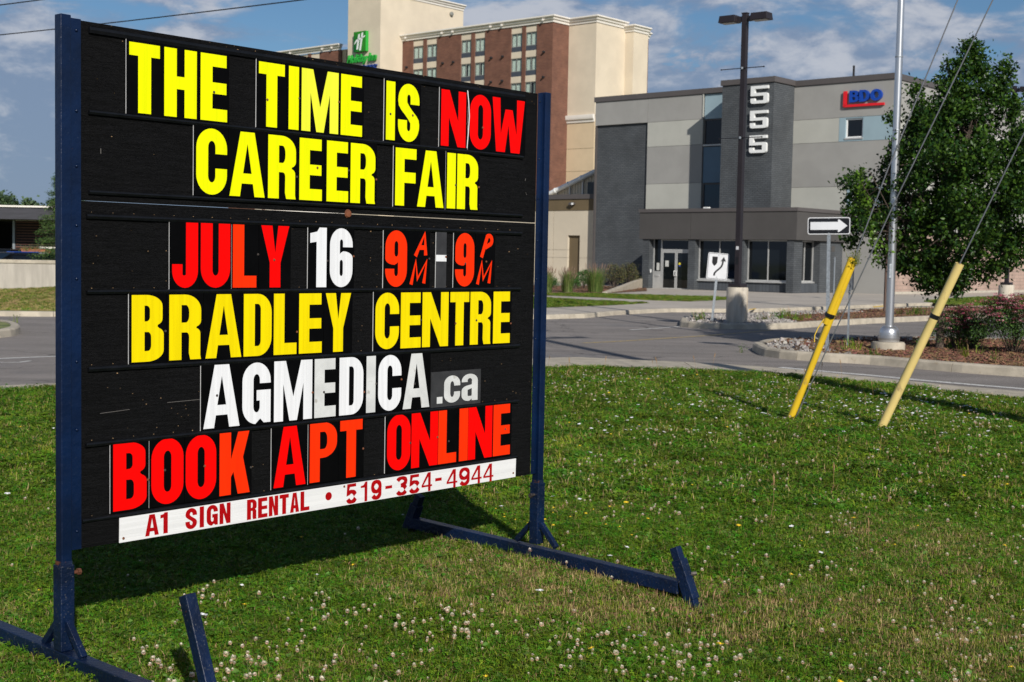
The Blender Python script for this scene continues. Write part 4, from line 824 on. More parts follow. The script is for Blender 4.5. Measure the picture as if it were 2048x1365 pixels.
# entrance block
P_('fascia', -.79, 2.50, 0, .35, 2.62, 4.04, m_fas); P_('fascia', 2.515, 8.78, 0, .35, 2.62, 4.04, m_fas); P_('fascia', 8.45, 8.779, .355, 5.09, 2.62, 4.04, m_fas)
P_('fascia', -.789, -.45, .355, 5.09, 2.62, 4.04, m_fas)
P_('coping', -.84, 8.83, -.05, .40, 4.045, 4.23, m_cop); P_('coping', 8.40, 8.83, .405, 5.08, 4.045, 4.23, m_cop); P_('canopy_roof', -.8, 8.39, .41, 5.08, 3.9, 4.1, m_fas); P_('soffit', -.44, 8.44, .36, 5.08, 2.63, 2.70, m_fas)
P_('roof_light', 3.2, 3.5, .1, .3, 4.235, 4.30, m_wh)
P_('inner_wall', -.3, 8.3, 3.2, 3.3, -.12, 2.62, m_dark); P_('floor', -.5, 8.4, .5, 3.2, -.16, -.10, m_conc); P_('inner_wall', -.55, -.35, .75, 5.0, -.12, 2.62, m_br)
for a, b in ((-.62, -.18), (2.34, 2.77), (5.30, 5.75), (8.22, 8.62)): P_('brick_pier', a, b, .08, .72, -.2, 2.615, m_br)
P_('brick_pier', 8.22, 8.62, .725, .92, -.2, 2.615, m_br); P_('brick_wall', 8.25, 8.62, 2.72, 5.09, -.2, 2.615, m_br)
P_('knee_wall', 2.775, 5.295, .42, .66, -.2, .44, m_br2); P_('knee_wall', 5.755, 8.215, .42, .66, -.2, .44, m_br2); P_('knee_wall', 8.30, 8.52, .925, 2.715, -.2, .46, m_br2)
window(2.78, 5.29, .53, 2.61, .36, m_glassd, .06, m_alu, (4.06,)); window(5.76, 8.21, .53, 2.61, .36, m_glassd, .06, m_alu, (6.95,))
window(.93, 2.71, .53, 2.61, 8.62, m_glassd, .06, m_alu, (1.83,), side=True)
# glazed entrance: sidelight, transom, pair of doors
f = MB(); yd = .46
for a, b, c, d in ((-.17, -.10, -.12, 2.61), (.33, .41, -.12, 2.61), (2.09, 2.33, 2.55, 2.61), (.41, 2.33, 2.00, 2.09), (-.10, .33, .82, .90), (2.25, 2.335, -.12, 2.0), (.41, 2.33, 2.56, 2.61), (-.10, .33, -.12, -.03)): f.box(a, b, yd, yd+.07, c, d)
ef = build('entrance_frame', f, m_alu, OB); build('pane', MB().box(-.10, .33, yd+.03, yd+.04, .9, 2.6), m_glassd, ef); build('pane', MB().box(.41, 2.33, yd+.03, yd+.04, 2.09, 2.56), m_glassd, ef)
build('metal_panel', MB().box(-.10, .33, yd+.005, yd+.03, -.03, .82), m_alu, ef); build('letter_box', MB().box(.0, .25, yd-.03, yd+.004, .62, .72), m_alu, ef)
build('notice', MB().box(.06, .24, yd+.018, yd+.022, .95, 1.35), mat('paper', (.55, .55, .52), .8), ef)
for a, b, hx in ((.42, 1.32, 1.26), (1.335, 2.24, 1.40)):
    q = MB()
    for p in ((a, a+.075, -.10, 1.99), (b-.075, b, -.10, 1.99)): q.box(p[0], p[1], yd+.005, yd+.05, p[2], p[3])
    q.box(a+.075, b-.075, yd+.005, yd+.05, -.10, .02); q.box(a+.075, b-.075, yd+.005, yd+.05, 1.90, 1.99)
    dr = build('glass_door', q, m_alu, OB); build('pane', MB().box(a+.075, b-.075, yd+.022, yd+.03, .02, 1.90), m_glassd, dr)
    sg = -1 if hx < 1.3 else 1
    build('handle', MB().tube([(hx, yd+.01, .68), (hx, yd-.06, .68), (hx-.0, yd-.08, .70), (hx, yd-.08, .92), (hx, yd-.06, .94), (hx, yd+.01, .94)], .018, 8), m_wh, dr)
build('notice', MB().box(.62, .84, yd+.016, yd+.020, 1.16, 1.48), MATS['paper'], ef)
q = MB().lathe([(.0001, 0), (.07, 0), (.07, .004), (.0001, .004)], (0, 0, 0), 14); q.v = [(x+1.55, yd+.015+z*.5, 1.32+y) for x, y, z in q.v]; build('door_sticker', q, mat('sticker_yellow', (.75, .6, .05), .6), ef)
q = MB().lathe([(.0001, 0), (.07, 0), (.07, .004), (.0001, .004)], (0, 0, 0), 14); q.v = [(x+1.55, yd+.016+z*.5, 1.21+y*.5) for x, y, z in q.v]; build('door_sticker', q, m_logo_b, ef)
build('door_button', MB().box(-.05+.0, -.0, .02, .079, .82, 1.0), m_wh, OB); bpy.context.view_layer.update()
OB.children[-1].location = (-.3, 0, 0)
q = MB().box(8.622, 8.64, 3.9, 4.25, 2.1, 2.4); build('wall_vent', q, m_fas, OB)
build('display_rack', MB().box(7.2, 7.7, 1.3, 1.4, .9, 1.35).box(6.2, 7.0, 1.5, 1.6, 0, 1.3), mat('rack_tan', (.25, .22, .14), .8), OB)
# side wall towards the car park
P_('block_wall', 11.205, 11.25, 5.9, 34, .10, 3.3, m_pink); P_('foundation', 11.205, 11.27, 5.7, 34, -.4, .095, m_conc)
for y0 in np.arange(5.30, 33, 5.7):
    for z0, z1, m in ((3.31, 5.5, m_pm), (5.5, 7.85, m_pl), (7.85, 9.1, m_pl), (9.1, 10.9, m_pm)): P_('wall_panel', 11.205, 11.258, y0+g, min(34, y0+5.7)-g, z0+g, z1-g, m)
    if y0 < 30:
        for z0 in (8.03, 4.34): window(y0+2, y0+3.2, z0, z0+1.02, 11.262, m_glassd, .07, m_wh, side=True, dep=-.002, sill=False)
P_('wall_panel', 11.205, 11.256, 5.105, 5.29, -.06, 10.89, m_pm)

# beige annex with service door
AN = thing('beige_annex', 'low beige annex with brown band and recessed service door', 'building', (BP[0], BP[1], 0), BY)
def A_(name, *a, m, par=None): return build(name, MB().box(*a), m, AN if par is None else par)
for a, b in ((-26, -19), (-19, -11.52), (-11.50, -10.34), (-9.40, -8.01)):
    for z0, z1 in ((-.4, 1.55), (1.55, 2.03 if a < -11 else 1.55), (2.03 if a < -11 else 1.55, 4.46)):
        if z1 > z0: A_('wall_panel', a+.008, b-.008, 5.6, 5.8, z0+.008, z1-.008, m=m_beige)
A_('wall_panel', -10.348, -9.392, 5.6, 5.8, 2.93, 4.452, m=m_beige); A_('wall', -26, -8.01, 5.81, 14, -.4, 5.1, m=m_beige)
A_('service_door', -10.33, -9.41, 5.76, 5.79, -.1, 2.92, m=m_brown); A_('brown_band', -26, -8.02, 5.57, 5.8, 4.46, 5.16, m=m_brown); A_('coping', -26, -8.02, 5.5, 6.0, 5.165, 5.45, m=m_cop)
q = MB().lathe([(.0001, 0), (.10, 0), (.13, .06), (.12, .20), (.0001, .22)], (0, 0, 0), 12); q.v = [(x*1.9-9.95, 5.56-z, 4.86+y*.8) for x, y, z in q.v]; wl = build('wall_light', q, m_cop, AN, auto=True)
build('lens', MB().box(-9.90, -9.76, 5.30, 5.345, 4.80, 4.92), m_wh, wl)
# sloping clad roof with a fat eaves tube behind the annex
SR = thing('clad_side_building', 'slope-roofed building in cream ribbed cladding with a fat round eaves tube', 'building', (BP[0], BP[1], 0), BY)
sl = lambda x: 5.68+(x+14.5)*.36
mb = MB().prism([[(-18, 3.0), (-9.2, 3.0), (-9.2, sl(-9.2)), (-18, sl(-18))]], 9.0, 13.5, back=True); build('wall', mb, mat('cream_cladding', (.52, .46, .36), .7, .04, .5), SR)
mb = MB()
for x in np.arange(-17.9, -9.3, .22): mb.box(x, x+.05, 8.96, 9.0, 3.0, sl(x)-.05)
tag(build('cladding_rib', mb, MATS['cream_cladding'], SR), kind='stuff')
build('eaves_tube', MB().tube([(-18, 8.75, sl(-18)+.06), (-9.25, 8.75, sl(-9.25)+.06)], .15, 14), m_wh, SR, True)
for x in (-15.1, -14.03, -12.94, -11.88, -10.4):
    t = build('tube_clamp', MB().tube([(x-.05, 8.75, sl(x)+.06-.02), (x+.05, 8.75, sl(x)+.06+.025)], .18, 14), m_wh, SR); build('bracket', MB().box(x-.04, x+.04, 8.86, 8.955, 4.5, sl(x)-.1), m_alu, t)
build('louvre', MB().box(-11.5, -10.7, 8.90, 8.958, 4.6, 6.42), mat('louvre_dark', (.02, .035, .045), .5), SR)
# low sloping wing wall beside the entrance
a = G(1209, 588, -.05); b = np.array([BP[0], BP[1], 0])+np.array([math.cos(BY), math.sin(BY), 0])*-.64+np.array([-math.sin(BY), math.cos(BY), 0])*.0; a[2] = b[2] = -.3
dn = (b-a); dn[2] = 0; dn /= np.linalg.norm(dn); nn = np.array([-dn[1], dn[0], 0])*.11
mb = MB().add([a-nn, b-nn, b+nn, a+nn, a-nn+(0, 0, .33), b-nn+(0, 0, .78), b+nn+(0, 0, .78), a+nn+(0, 0, .33)], [(0, 3, 2, 1), (4, 5, 6, 7), (0, 1, 5, 4), (1, 2, 6, 5), (2, 3, 7, 6), (3, 0, 4, 7)])
tag(build('wing_wall', mb, m_kerb, bevel=.02), 'low sloping concrete wall between planting bed and glass entrance', 'wall')

# ================================================================== the hotel
HB = thing('hotel', 'tall brick and cream hotel with white cornice and green square sign', 'building', (4.0059, 155, 0), R(-40.9))
m_hb = brick_mat('hotel_brick', (.185, .078, .048), (.135, .054, .035), (.16, .085, .06), .42, .14, .022)
m_hc = mat('hotel_cream', (.63, .545, .42), .85, .05, .35, .3, 20); m_hcd = mat('hotel_cream_base', (.60, .47, .31), .85, .05, .35, .3, 20); m_hw = mat('cornice_white', (.76, .72, .66), .7, .03, 1)
m_sp = mat('spandrel', (.055, .065, .085), .6, .05, 1); m_fr = mat('window_grey', (.22, .22, .20), .5, .05, 2); m_hg = glass_mat('clear_glass', (.86, .9, .9), False); m_cu = mat('curtain', (.66, .68, .60), .8, .14, 6, stretch=(6, 1, .3))
def H_(name, *a, m, par=None): return build(name, MB().box(*a), m, HB if par is None else par)
cols = [(-22.62, -20.80), (-20.24, -18.45), (-14.39, -12.68), (-12.12, -10.45), (-6.33, -4.62), (-4.10, -2.39)]
wing = [(-54.0, -52.3), (-51.7, -50.1), (-44.5, -42.7), (-42.1, -40.3)]
H_('wall', -24.48, -.37, .42, 16, -.5, 28.45, m=m_dark); H_('wall', -60, -34.5, .42, 16, -.5, 28.45, m=m_dark)
def brickrun(xs0, xs1, cs):
    e = xs0
    for a, b in cs: H_('brick_wall', e, a, 0, .41, -.5, 28.44, m=m_hb); e = b
    H_('brick_wall', e, xs1, 0, .41, -.5, 28.44, m=m_hb)
brickrun(-24.48, -.36, cols); H_('brick_wall', -.358, 0, 0, 3.4, -.5, 28.438, m=m_hb)
brickrun(-60, -36.0, wing)
H_('brick_wall', -36.0, -35.2, .2, .8, -.5, 28.44, m=m_hcd); H_('grey_strip', -35.2, -30.4, .6, .9, -.5, 29.2, m=mat('grey_strip', (.16, .15, .15), .8))
def hotel_window(a, b, zt):
    f = MB(); y = .15; z0, z1 = zt-1.56, zt
    f.box(a, a+.07, y, y+.08, z0, z1).box(b-.07, b, y, y+.08, z0, z1).box(a+.07, b-.07, y, y+.08, z1-.09, z1).box(a+.07, b-.07, y, y+.08, z0, z0+.07)
    for q in (.5, .42): pass
    c = (a+b)/2-.05; f.box(c-.035, c+.035, y, y+.08, z0+.07, z1-.09)
    w_ = build('window', f, m_fr, HB); build('pane', MB().box(a+.07, b-.07, y+.03, y+.04, z0+.07, z1-.09), m_hg, w_)
    mb = MB(); o = random.choice([0, 0, .1, .25, .4])
    for x0, x1 in ((a+.07, c-o*.5), (c+o, b-.07)):
        xs_ = np.linspace(x0, x1, 15); V = [(x, .30+(.03 if i % 2 else -.02), z) for z in (z0+.08, z1-.1) for i, x in enumerate(xs_)]; mb.add(V, [(i, i+1, 16+i, 15+i) for i in range(14)])
    build('curtain', mb, m_cu, w_)
    build('spandrel', MB().box(a+.003, b-.003, .12, .405, z0-.56, z0-.004), m_sp, HB); build('cream_panel', MB().box(a+.003, b-.003, .10, .405, zt+.004, zt+.74), m_hc, HB)
for a, b in cols:
    for r_ in range(6): hotel_window(a, b, 27.66-2.86*r_)
    H_('cream_panel', a, b, .12, .40, -.5, 27.66-2.86*6+.0, m=m_hc)
for a, b in wing:
    for r_ in range(3): hotel_window(a, b, 27.66-2.86*r_)
    H_('cream_panel', a, b, .12, .40, -.5, 27.66-2.86*3, m=m_hc)
def cornice(pts, z0=28.45, z1=29.2, out=.55):
    """stepped moulding along a plan line, outward side to the right of travel"""
    P = [np.array(p, float) for p in pts]; k = len(P); rows = []
    for o_, z in ((0.02, z0), (.10, z0), (.14, z0+(z1-z0)*.3), (.30, z0+(z1-z0)*.42), (.34, z0+(z1-z0)*.62), (out, z0+(z1-z0)*.8), (out, z1), (-.3, z1)):
        row = []
        for i, p in enumerate(P):
            ns = []
            if i > 0: d = P[i]-P[i-1]; d /= np.linalg.norm(d); ns.append((d[1], -d[0]))
            if i < k-1: d = P[i+1]-P[i]; d /= np.linalg.norm(d); ns.append((d[1], -d[0]))
            if len(ns) == 1: o = np.array(ns[0])*o_
            else: o = np.linalg.solve(np.array(ns), [o_, o_])
            row.append((*(p+o), z))
        rows.append(row)
    V = [q for r_ in rows for q in r_]; mb = MB().add(V, [(a*k+i, a*k+i+1, (a+1)*k+i+1, (a+1)*k+i) for a in range(len(rows)-1) for i in range(k-1)]); mb.f = [f for f in mb.f]
    mb.add([r_[0] for r_ in rows], [tuple(range(8))]); mb.add([r_[-1] for r_ in rows], [tuple(range(8))[::-1]]); return build('cornice', mb, m_hw, HB)
cornice([(-24.45, 0), (0, 0), (0, 2.94), (4, 2.94), (4, 8.5)]); cornice([(-60, 0), (-36.0, 0)]); cornice([(3.99, 8.50), (5.2, 8.50), (5.2, 11.4)], 28.05, 28.8); cornice([(4.7, 11.45), (4.7, 12.2)], 27.7, 28.4)
cornice([(.0, 2.94), (4, 2.94)], 17.2, 18.05, .35)
H_('cream_wing', .002, 4, 2.94, 11.3, 17.6, 28.44, m=m_hc); H_('cream_base', .002, 3.99, 2.95, 11.3, -.5, 17.595, m=m_hcd)
for z in (14.2, 11.6, 8.8): H_('panel_joint', .01, 3.99, 2.944, 2.9495, z, z+.04, m=m_brown)
H_('cream_wing', 3.2, 5.2, 8.5, 11.4, -.5, 28.05, m=m_hc); H_('brick_wall', 3.2, 4.7, 11.41, 12.2, -.5, 27.7, m=m_hb); H_('roof', -24, -.3, .5, 16, 28.46, 28.6, m=m_fas); H_('roof', -.29, 3.7, 3.3, 11, 28.46, 28.6, m=m_fas)
H_('stair_tower', -30.45, -24.49, -3.85, 11.1, -.5, 33.9, m=m_hc); cornice([(-24.49, -3.85), (-24.49, 11.1)], 33.9, 34.6); cornice([(-30.45, -3.85), (-24.49, -3.85)], 33.9, 34.6)
def hlamp(x, y, z, side=0, r_=.13):
    q = MB().lathe([(.0001, 0), (r_, 0), (r_*1.1, .2), (r_*.8, .32), (.0001, .34)], (0, 0, 0), 10); q.v = [(x+a, y-c, z+b) if not side else (x+c, y+a, z+b) for a, b, c in q.v]; build('wall_light', q, m_dark if not side else m_fr, HB)
for x in (-23.6, -17.3, -15.5, -9.3, -7.5, -1.2):
    for z in (25.15, 22.3, 19.4): hlamp(x, 0, z)
    q = MB().lathe([(.0001, 0), (.12, 0), (.14, .2), (.0001, .24)], (0, 0, 0), 8); q.v = [(x+a, -.3-c, 28.75+b) for a, b, c in q.v]; build('cornice_light', q, m_hw, HB)
for x in (-39.4, -37.5, -46, -47.8):
    q = MB().lathe([(.0001, 0), (.12, 0), (.14, .2), (.0001, .24)], (0, 0, 0), 8); q.v = [(x+a, -.3-c, 28.75+b) for a, b, c in q.v]; build('cornice_light', q, m_hw, HB)
hlamp(-24.49, 8.7, 33.15, 1, .28)
# hotel sign: green square with a white slanted H, script name below
m_gr = mat('sign_green', (.004, .12, .025), .4, .2, .25, col2=(.03, .22, .015), spec=.2); m_grl = mat('sign_green_light', (.03, .36, .05), .4, spec=.2); m_hbl = mat('sign_navy', (.02, .055, .26), .4)
sq = build('green_square', MB().box(-28.82, -26.60, -4.35, -3.88, 26.92, 29.42), [m_gr], HB); sq.data.materials.append(m_grl); sq.data.polygons[3].material_index = 1
ya = -4.38
for c in ([(-28.28, 27.20), (-27.98, 27.20), (-27.64, 29.10), (-27.94, 29.05)], [(-27.76, 27.05), (-27.46, 27.05), (-27.06, 29.24), (-27.36, 29.20)], [(-28.64, 27.83), (-28.2, 28.22), (-27.4, 28.42), (-26.72, 28.70), (-26.74, 28.86), (-27.5, 28.62), (-28.3, 28.42), (-28.66, 28.0)]):
    build('letter_stroke', MB().prism([c], ya, ya+.028, lambda u, v, d: (u, d, v)), m_wh, sq)
def text(txt, x, z, size, wx, m, y, parent, shear=.25, bold=.03, depth=.15, name='lettering'):
    cu = bpy.data.curves.new(name, 'FONT'); cu.body = txt; cu.size = size; cu.extrude = depth/2; cu.offset = bold; cu.shear = shear; cu.align_x = 'LEFT'
    o = bpy.data.objects.new(name, cu); COL.objects.link(o); bpy.context.view_layer.update(); me = bpy.data.meshes.new_from_object(o.evaluated_get(bpy.context.evaluated_depsgraph_get()))
    bpy.data.objects.remove(o); me.materials.clear(); me.materials.append(m); vv = np.empty(len(me.vertices)*3, np.float32); me.vertices.foreach_get('co', vv); vv = vv.reshape(-1, 3); sx = wx/(vv[:, 0].max()-vv[:, 0].min()); vv[:, 0] -= vv[:, 0].min()
    me.vertices.foreach_set('co', np.c_[vv[:, 0]*sx+x, y-vv[:, 2], vv[:, 1]+z].astype(np.float32).ravel()); me.update(); return link(name, me, parent)
text('Holiday Inn', -30.25, 25.68, 1.38, 5.3, m_grl, -4.05, HB, .3, .035, .28); text('EXPRESS', -29.6, 24.45, 1.05, 4.75, m_hbl, -4.05, HB, .3, .035, .28)
# ================================================================== street furniture
m_pole = mat('pole_brown', (.018, .0135, .016), .45, .1, 3, .1, 40); m_gal = mat('galvanised', (.30, .33, .36), .45, .2, 30, metal=.5); m_bal = mat('brushed_aluminium', (.62, .63, .65), .30, .06, 2, .08, 60, metal=.85, stretch=(1, 1, .1))
m_blk = mat('sign_black', (.008, .008, .010), .35); m_swh = mat('sign_white', (.66, .67, .69), .4, .04, 4); m_oldc = mat('old_concrete', (.50, .45, .37), .9, .14, 2.5, .6, 50, stretch=(3, 3, .4), spots=(2.2, .6, (.36, .26, .16), .15))
def lamp_pole(label, px, py, depth, H, group='brown square car park lamp poles'):
    b = at(px, py, depth); t = thing('lamp_pole', label, 'lamp pole', (b[0], b[1], FZ), R(-38), group)
    build('concrete_base', MB().lathe([(.265, -.3), (.265, .84), (.25, .875), (.0001, .88)], (0, 0, 0), 32), m_oldc, t, auto=True)
    build('base_cover', MB().box(-.17, .17, -.17, .17, .88, .97), m_pole, t, bevel=.012)
    build('pole', MB().box(-.065, .065, -.065, .065, .965, H), m_pole, t, bevel=.006); build('pole_cap', MB().box(-.075, .075, -.075, .075, H, H+.02), m_pole, t)
    for s in (-1, 1):
        a = build('arm', MB().box(*sorted((s*.066, s*.24)), -.035, .035, H-.19, H-.06), m_pole, t)
        x0, x1 = sorted((s*.20, s*.66)); mb = MB().add([(x0, -.17, H-.19), (x1, -.17, H-.19), (x1, .17, H-.19), (x0, .17, H-.19), (x0+.02, -.15, H-.02), (x1-.02, -.15, H-.02), (x1-.02, .15, H-.02), (x0+.02, .15, H-.02)],
                                                       [(0, 3, 2, 1), (4, 5, 6, 7), (0, 1, 5, 4), (1, 2, 6, 5), (2, 3, 7, 6), (3, 0, 4, 7)])
        hd = build('lamp_head', mb, m_pole, t, bevel=.008); build('lens', MB().box(x0+.05, x1-.05, -.12, .12, H-.20, H-.192), m_alu, hd)
    for z in (H-1.32, H-3.0):
        rd = build('banner_rod', MB().tube([(-.58, -.08, z), (.58, -.08, z)], .011, 8), m_blk, t); build('rod_end', MB().lathe([(.0001, -.025), (.025, 0), (.0001, .025)], (-.58, -.08, z), 8).lathe([(.0001, -.025), (.025, 0), (.0001, .025)], (.58, -.08, z), 8), m_blk, rd)
        build('rod_bracket', MB().lathe([(.0001, 0), (.03, 0), (.03, .05), (.0001, .05)], (0, -.10, z-.025), 8), m_gal, rd)
    build('hand_hole', MB().box(-.03, .03, -.072, -.066, 1.45, 1.62), m_blk, t); build('label_plate', MB().box(-.035, .035, -.070, -.0655, 1.80, 1.88), m_swh, t)
    return t
lamp_pole('brown lamp pole on concrete drum between the office entrance and lane sign', 1473, 648, 33, 7.52)
lamp_pole('distant lamp pole on concrete drum half hidden behind the leafy tree', 2011, 619, 47, 7.75)
# aluminium street light at the kerb
b = at(1777, 700, 23.6); AL = thing('aluminium_street_light', 'tall bright aluminium pole with bell base on the front island', 'street light', (b[0], b[1], -.02))
cp = []; cyl = [(.0001, .16), (.255, .16), (.275, .12), (.275, -.05)]
q = MB().lathe([(.29, -.2), (.29, .10), (.27, .13), (.0001, .135)], (0, 0, 0), 26); q.v = [(x*(1+.05*math.sin(3*math.atan2(y, x))), y, z) for x, y, z in q.v]; build('footing', q, m_kerb, AL, auto=True)
build('bell_base', MB().lathe([(.175, .135), (.185, .17), (.187, .205), (.183, .21), (.183, .25), (.178, .255), (.176, .29), (.170, .295), (.165, .325), (.15, .365), (.125, .395), (.10, .41), (.0001, .415)], (0, 0, 0), 36), m_bal, AL, auto=True)
build('pole', MB().tube([(0, 0, .40), (0, 0, 11.5)], [.074, .045], 32), m_bal, AL, auto=True)
build('hand_hole', MB().box(-.06, -.015, -.076, -.066, 1.25, 1.50), m_gal, AL, bevel=.01)
build('mast_arm', MB().tube([(0, 0, 11.2), (-.5, -.2, 11.7), (-1.8, -.7, 11.9)], [.04, .035, .03], 12), m_bal, AL); build('lamp_head', MB().lathe([(.0001, .12), (.14, .08), (.20, 0), (.16, -.08), (.0001, -.14)], (-2.1, -.8, 11.9), 16), m_bal, AL)
for z in (3.83, 5.1): build('wire_tie', MB().lathe([(.066, -.012), (.069, 0), (.066, .012)], (0, 0, z), 20), m_gal, AL)
def rrect(w_, h_, r_, n=5): return arc(w_/2-r_, h_/2-r_, r_, r_, 0, 90, n)+arc(-w_/2+r_, h_/2-r_, r_, r_, 90, 180, n)+arc(-w_/2+r_, -h_/2+r_, r_, r_, 180, 270, n)+arc(w_/2-r_, -h_/2+r_, r_, r_, 270, 360, n)
def face_cam(b): return math.atan2(b[1], b[0])-math.pi/2
# keep-right sign
b = at(1424, 646, 33.4); KS = thing('traffic_sign', 'white keep-right sign with shield and curved arrow leaning on galvanised post', 'road sign', (b[0], b[1], -.03), face_cam(b)+.05); KS.rotation_euler[1] = R(4.2)
build('post', MB().box(-.03, .03, .0, .035, -.2, 1.62), m_gal, KS); 
build('panel', MB().prism([rrect(.52, .66, .04)], -.012, -.006, lambda x, y, d: (x, d, 1.385+y), back=True), m_swh, KS)
build('border', MB().prism([rrect(.49, .63, .035), rrect(.472, .612, .03)[::-1]], -.0145, -.0125, lambda x, y, d: (x, d, 1.385+y)), m_blk, KS)
build('shield', MB().prism([[(-.15, .235), (-.02, .235), (-.02, .09), (-.045, .04), (-.085, 0), (-.125, .04), (-.15, .09)]], -.0145, -.0125, lambda x, y, d: (x, d, 1.385+y)), m_blk, KS)
cur = [(-.07, -.24), (-.065, -.18), (-.03, -.13), (.03, -.07), (.085, -.01), (.11, .06), (.12, .14)]
build('arrow', MB().prism(stroke(cur, lambda d: .042), -.0145, -.0125, lambda x, y, d: (x, d, 1.385+y)).prism([[(.055, .125), (.125, .145), (.195, .125), (.13, .245)]], -.0147, -.0127, lambda x, y, d: (x, d, 1.385+y)), m_blk, KS)
for z in (1.66, 1.11): build('bolt', MB().box(-.01, .01, -.02, -.012, z-.01, z+.01), m_gal, KS)
# one-way arrow
b = at(1654, 703, 22.6); OS = thing('traffic_sign', 'black one-way sign with a white arrow pointing right on a thin post', 'road sign', (b[0], b[1], -.03), face_cam(b)-.12); OS.rotation_euler[1] = R(-1.0)
build('post', MB().box(-.028, .028, 0, .03, -.2, 2.0), m_gal, OS)
zc = 2.13; PL = lambda x, y, d: (x, d, zc+y)
build('panel', MB().prism([rrect(.70, .285, .035)], -.010, -.005, PL, back=True), m_swh, OS); build('field', MB().prism([rrect(.672, .257, .025)], -.0125, -.0105, PL), m_blk, OS)
build('arrow', MB().prism([[(-.305, -.066), (.15, -.066), (.15, -.105), (.17, -.105), (.305, 0), (.17, .105), (.15, .105), (.15, .066), (-.305, .066)]], -.0145, -.013, PL), m_swh, OS)
for z in (2.25, 2.01): build('bolt', MB().box(-.008, .008, -.018, -.01, z-.008, z+.008), m_gal, OS)
# sign seen edge-on, brown post, small marker
b = at(1697, 692, 24.6); ES = thing('traffic_sign', 'grey road sign turned edge-on behind the yellow guy guard', 'road sign', (b[0], b[1], -.03), face_cam(b)+R(82))
build('post', MB().box(-.03, .03, 0, .03, -.2, 1.3), m_gal, ES); build('panel', MB().box(-.3, .3, -.015, -.006, 1.02, 1.62), m_gal, ES, bevel=.002)
b = at(1771, 626, 43); q = MB().box(-.06, .06, -.06, .06, -.2, 3.4); q.box(-.08, .08, -.08, .08, 3.4, 3.46); tag(build('wooden_post', q, mat('post_brown', (.10, .06, .045), .8, .3, 8, .4, 40, stretch=(6, 6, .6)), loc=(b[0], b[1], FZ)), 'square brown post behind the aluminium street light', 'post')
b = at(1666.5, 610, 52); q = MB().tube([(0, 0, -.1), (0, 0, 1.75)], .03, 8); tag(build('marker_post', q, m_gal, loc=(b[0], b[1], FZ)), 'thin grey marker post in front of the right entrance pier', 'post')
# ---- utility pole, guy wires, yellow guards
UP = np.array([5.66, 10.05]); A1 = np.array([2.572, 12.338]); A2 = np.array([3.259, 11.831])
m_wood = mat('pole_wood', (.10, .07, .045), .9, .3, 6, .8, 40, stretch=(8, 8, .5)); m_wire = mat('steel_wire', (.22, .23, .25), .5, metal=.6); m_cable = mat('black_cable', (.008, .008, .009), .6)
UPo = thing('utility_pole', 'wooden utility pole with crossarms beyond the right edge', 'utility pole', (UP[0], UP[1], -.05), R(35))
build('pole', MB().tube([(0, 0, -.3), (0, 0, 11.6)], [.17, .11], 20), m_wood, UPo, True)
for z in (10.9, 9.5): build('crossarm', MB().box(-1.3, 1.3, -.06, .06, z, z+.13), m_wood, UPo)
for z in (11.05, 9.65):
    for x in (-1.2, -.6, .6, 1.2): build('insulator', MB().lathe([(.0001, 0), (.05, 0), (.06, .06), (.03, .12), (.04, .16), (.0001, .18)], (x, 0, z), 10), m_gal, UPo)
dirg = (UP-A1)/np.linalg.norm(UP-A1); dl = np.linalg.norm(UP-A1)
def gp(s, z): return (*(A1+dirg*s), z)
m_yel = mat('guard_yellow', (.72, .47, .022), .42, .06, 4, .1, 30, spots=(14, .60, (.42, .29, .06), .12), stretch=(1, 1, .35)); m_cream = mat('guard_faded', (.70, .54, .20), .5, .08, 3, .12, 30, spots=(12, .60, (.44, .32, .14), .12), stretch=(1, 1, .4))
def guy(label, s0, pts, guard=None, m=None, ov=False):
    t = thing('guy_wire', label, 'guy wire', (*(A1+dirg*s0), -.05)); o = np.array([*(A1+dirg*s0), -.05])
    build('wire', MB().tube([np.array(gp(s, z))-o for s, z in pts], .0058, 7), m_wire, t)
    return t, o
g1, o1 = guy('steel guy wire rising from the bright yellow guard to the utility pole', 0, [(0, -.05), (.575, 1.49), (.86, 2.29), (1.42, 3.71), (dl, 9.9)])
g2, o2_ = guy('unguarded steel guy wire rising close behind the bright yellow guard', .03, [(.03, -.05), (.36, .707), (.94, 2.02), (1.713, 3.68), (dl, 8.35)])
g3, o3 = guy('steel guy wire rising from the faded pale yellow guard', .8565, [(.8565, -.05), (1.525, 1.483), (2.013, 2.57), (dl, 6.6)])
def gtube(t, o, s0, z0, s1, z1, r_, m, name, lean=0., off=(0, 0, 0), open_=True):
    a = np.array(gp(s0, z0))-o+off; b = np.array(gp(s1, z1))-o+off
    mb = MB().tube([a, b], r_, 20, cap=False); d = (b-a)/np.linalg.norm(b-a); mb.tube([a+d*.002, b-d*.001], r_*.86, 20, cap=False)
    k = 20; n0 = 20; mb.add([], []) ; mb.f += [(n0+i, n0+(i+1) % k, 60+(i+1) % k, 60+i) for i in range(k)]; mb.m += [0]*k
    q = build(name, mb, m, t, True); e = q.modifiers.new('s', 'EDGE_SPLIT'); e.split_angle = R(40); return q
YG = gtube(g1, o1, -.01, -.05, .575, 1.49, .033, m_yel, 'guard'); gtube(g1, o1, .12, .30, .52, 1.37, .007, mat('guard_inner', (.10, .10, .05), .6, .1, 4), 'guard_lining', off=(-.026, -.023, .01)); 
gtube(g1, o1, .36, .90, .59, 1.50, .029, m_yel, 'guard_half', off=(-.030, -.010, .02))
a = np.array(gp(.383, .985))-o1; bb = np.array(gp(.395, 1.015))-o1; build('black_strap', MB().tube([a+(-.02, -.008, 0), bb+(-.02, -.008, 0)], .047, 18), m_blk, g1)
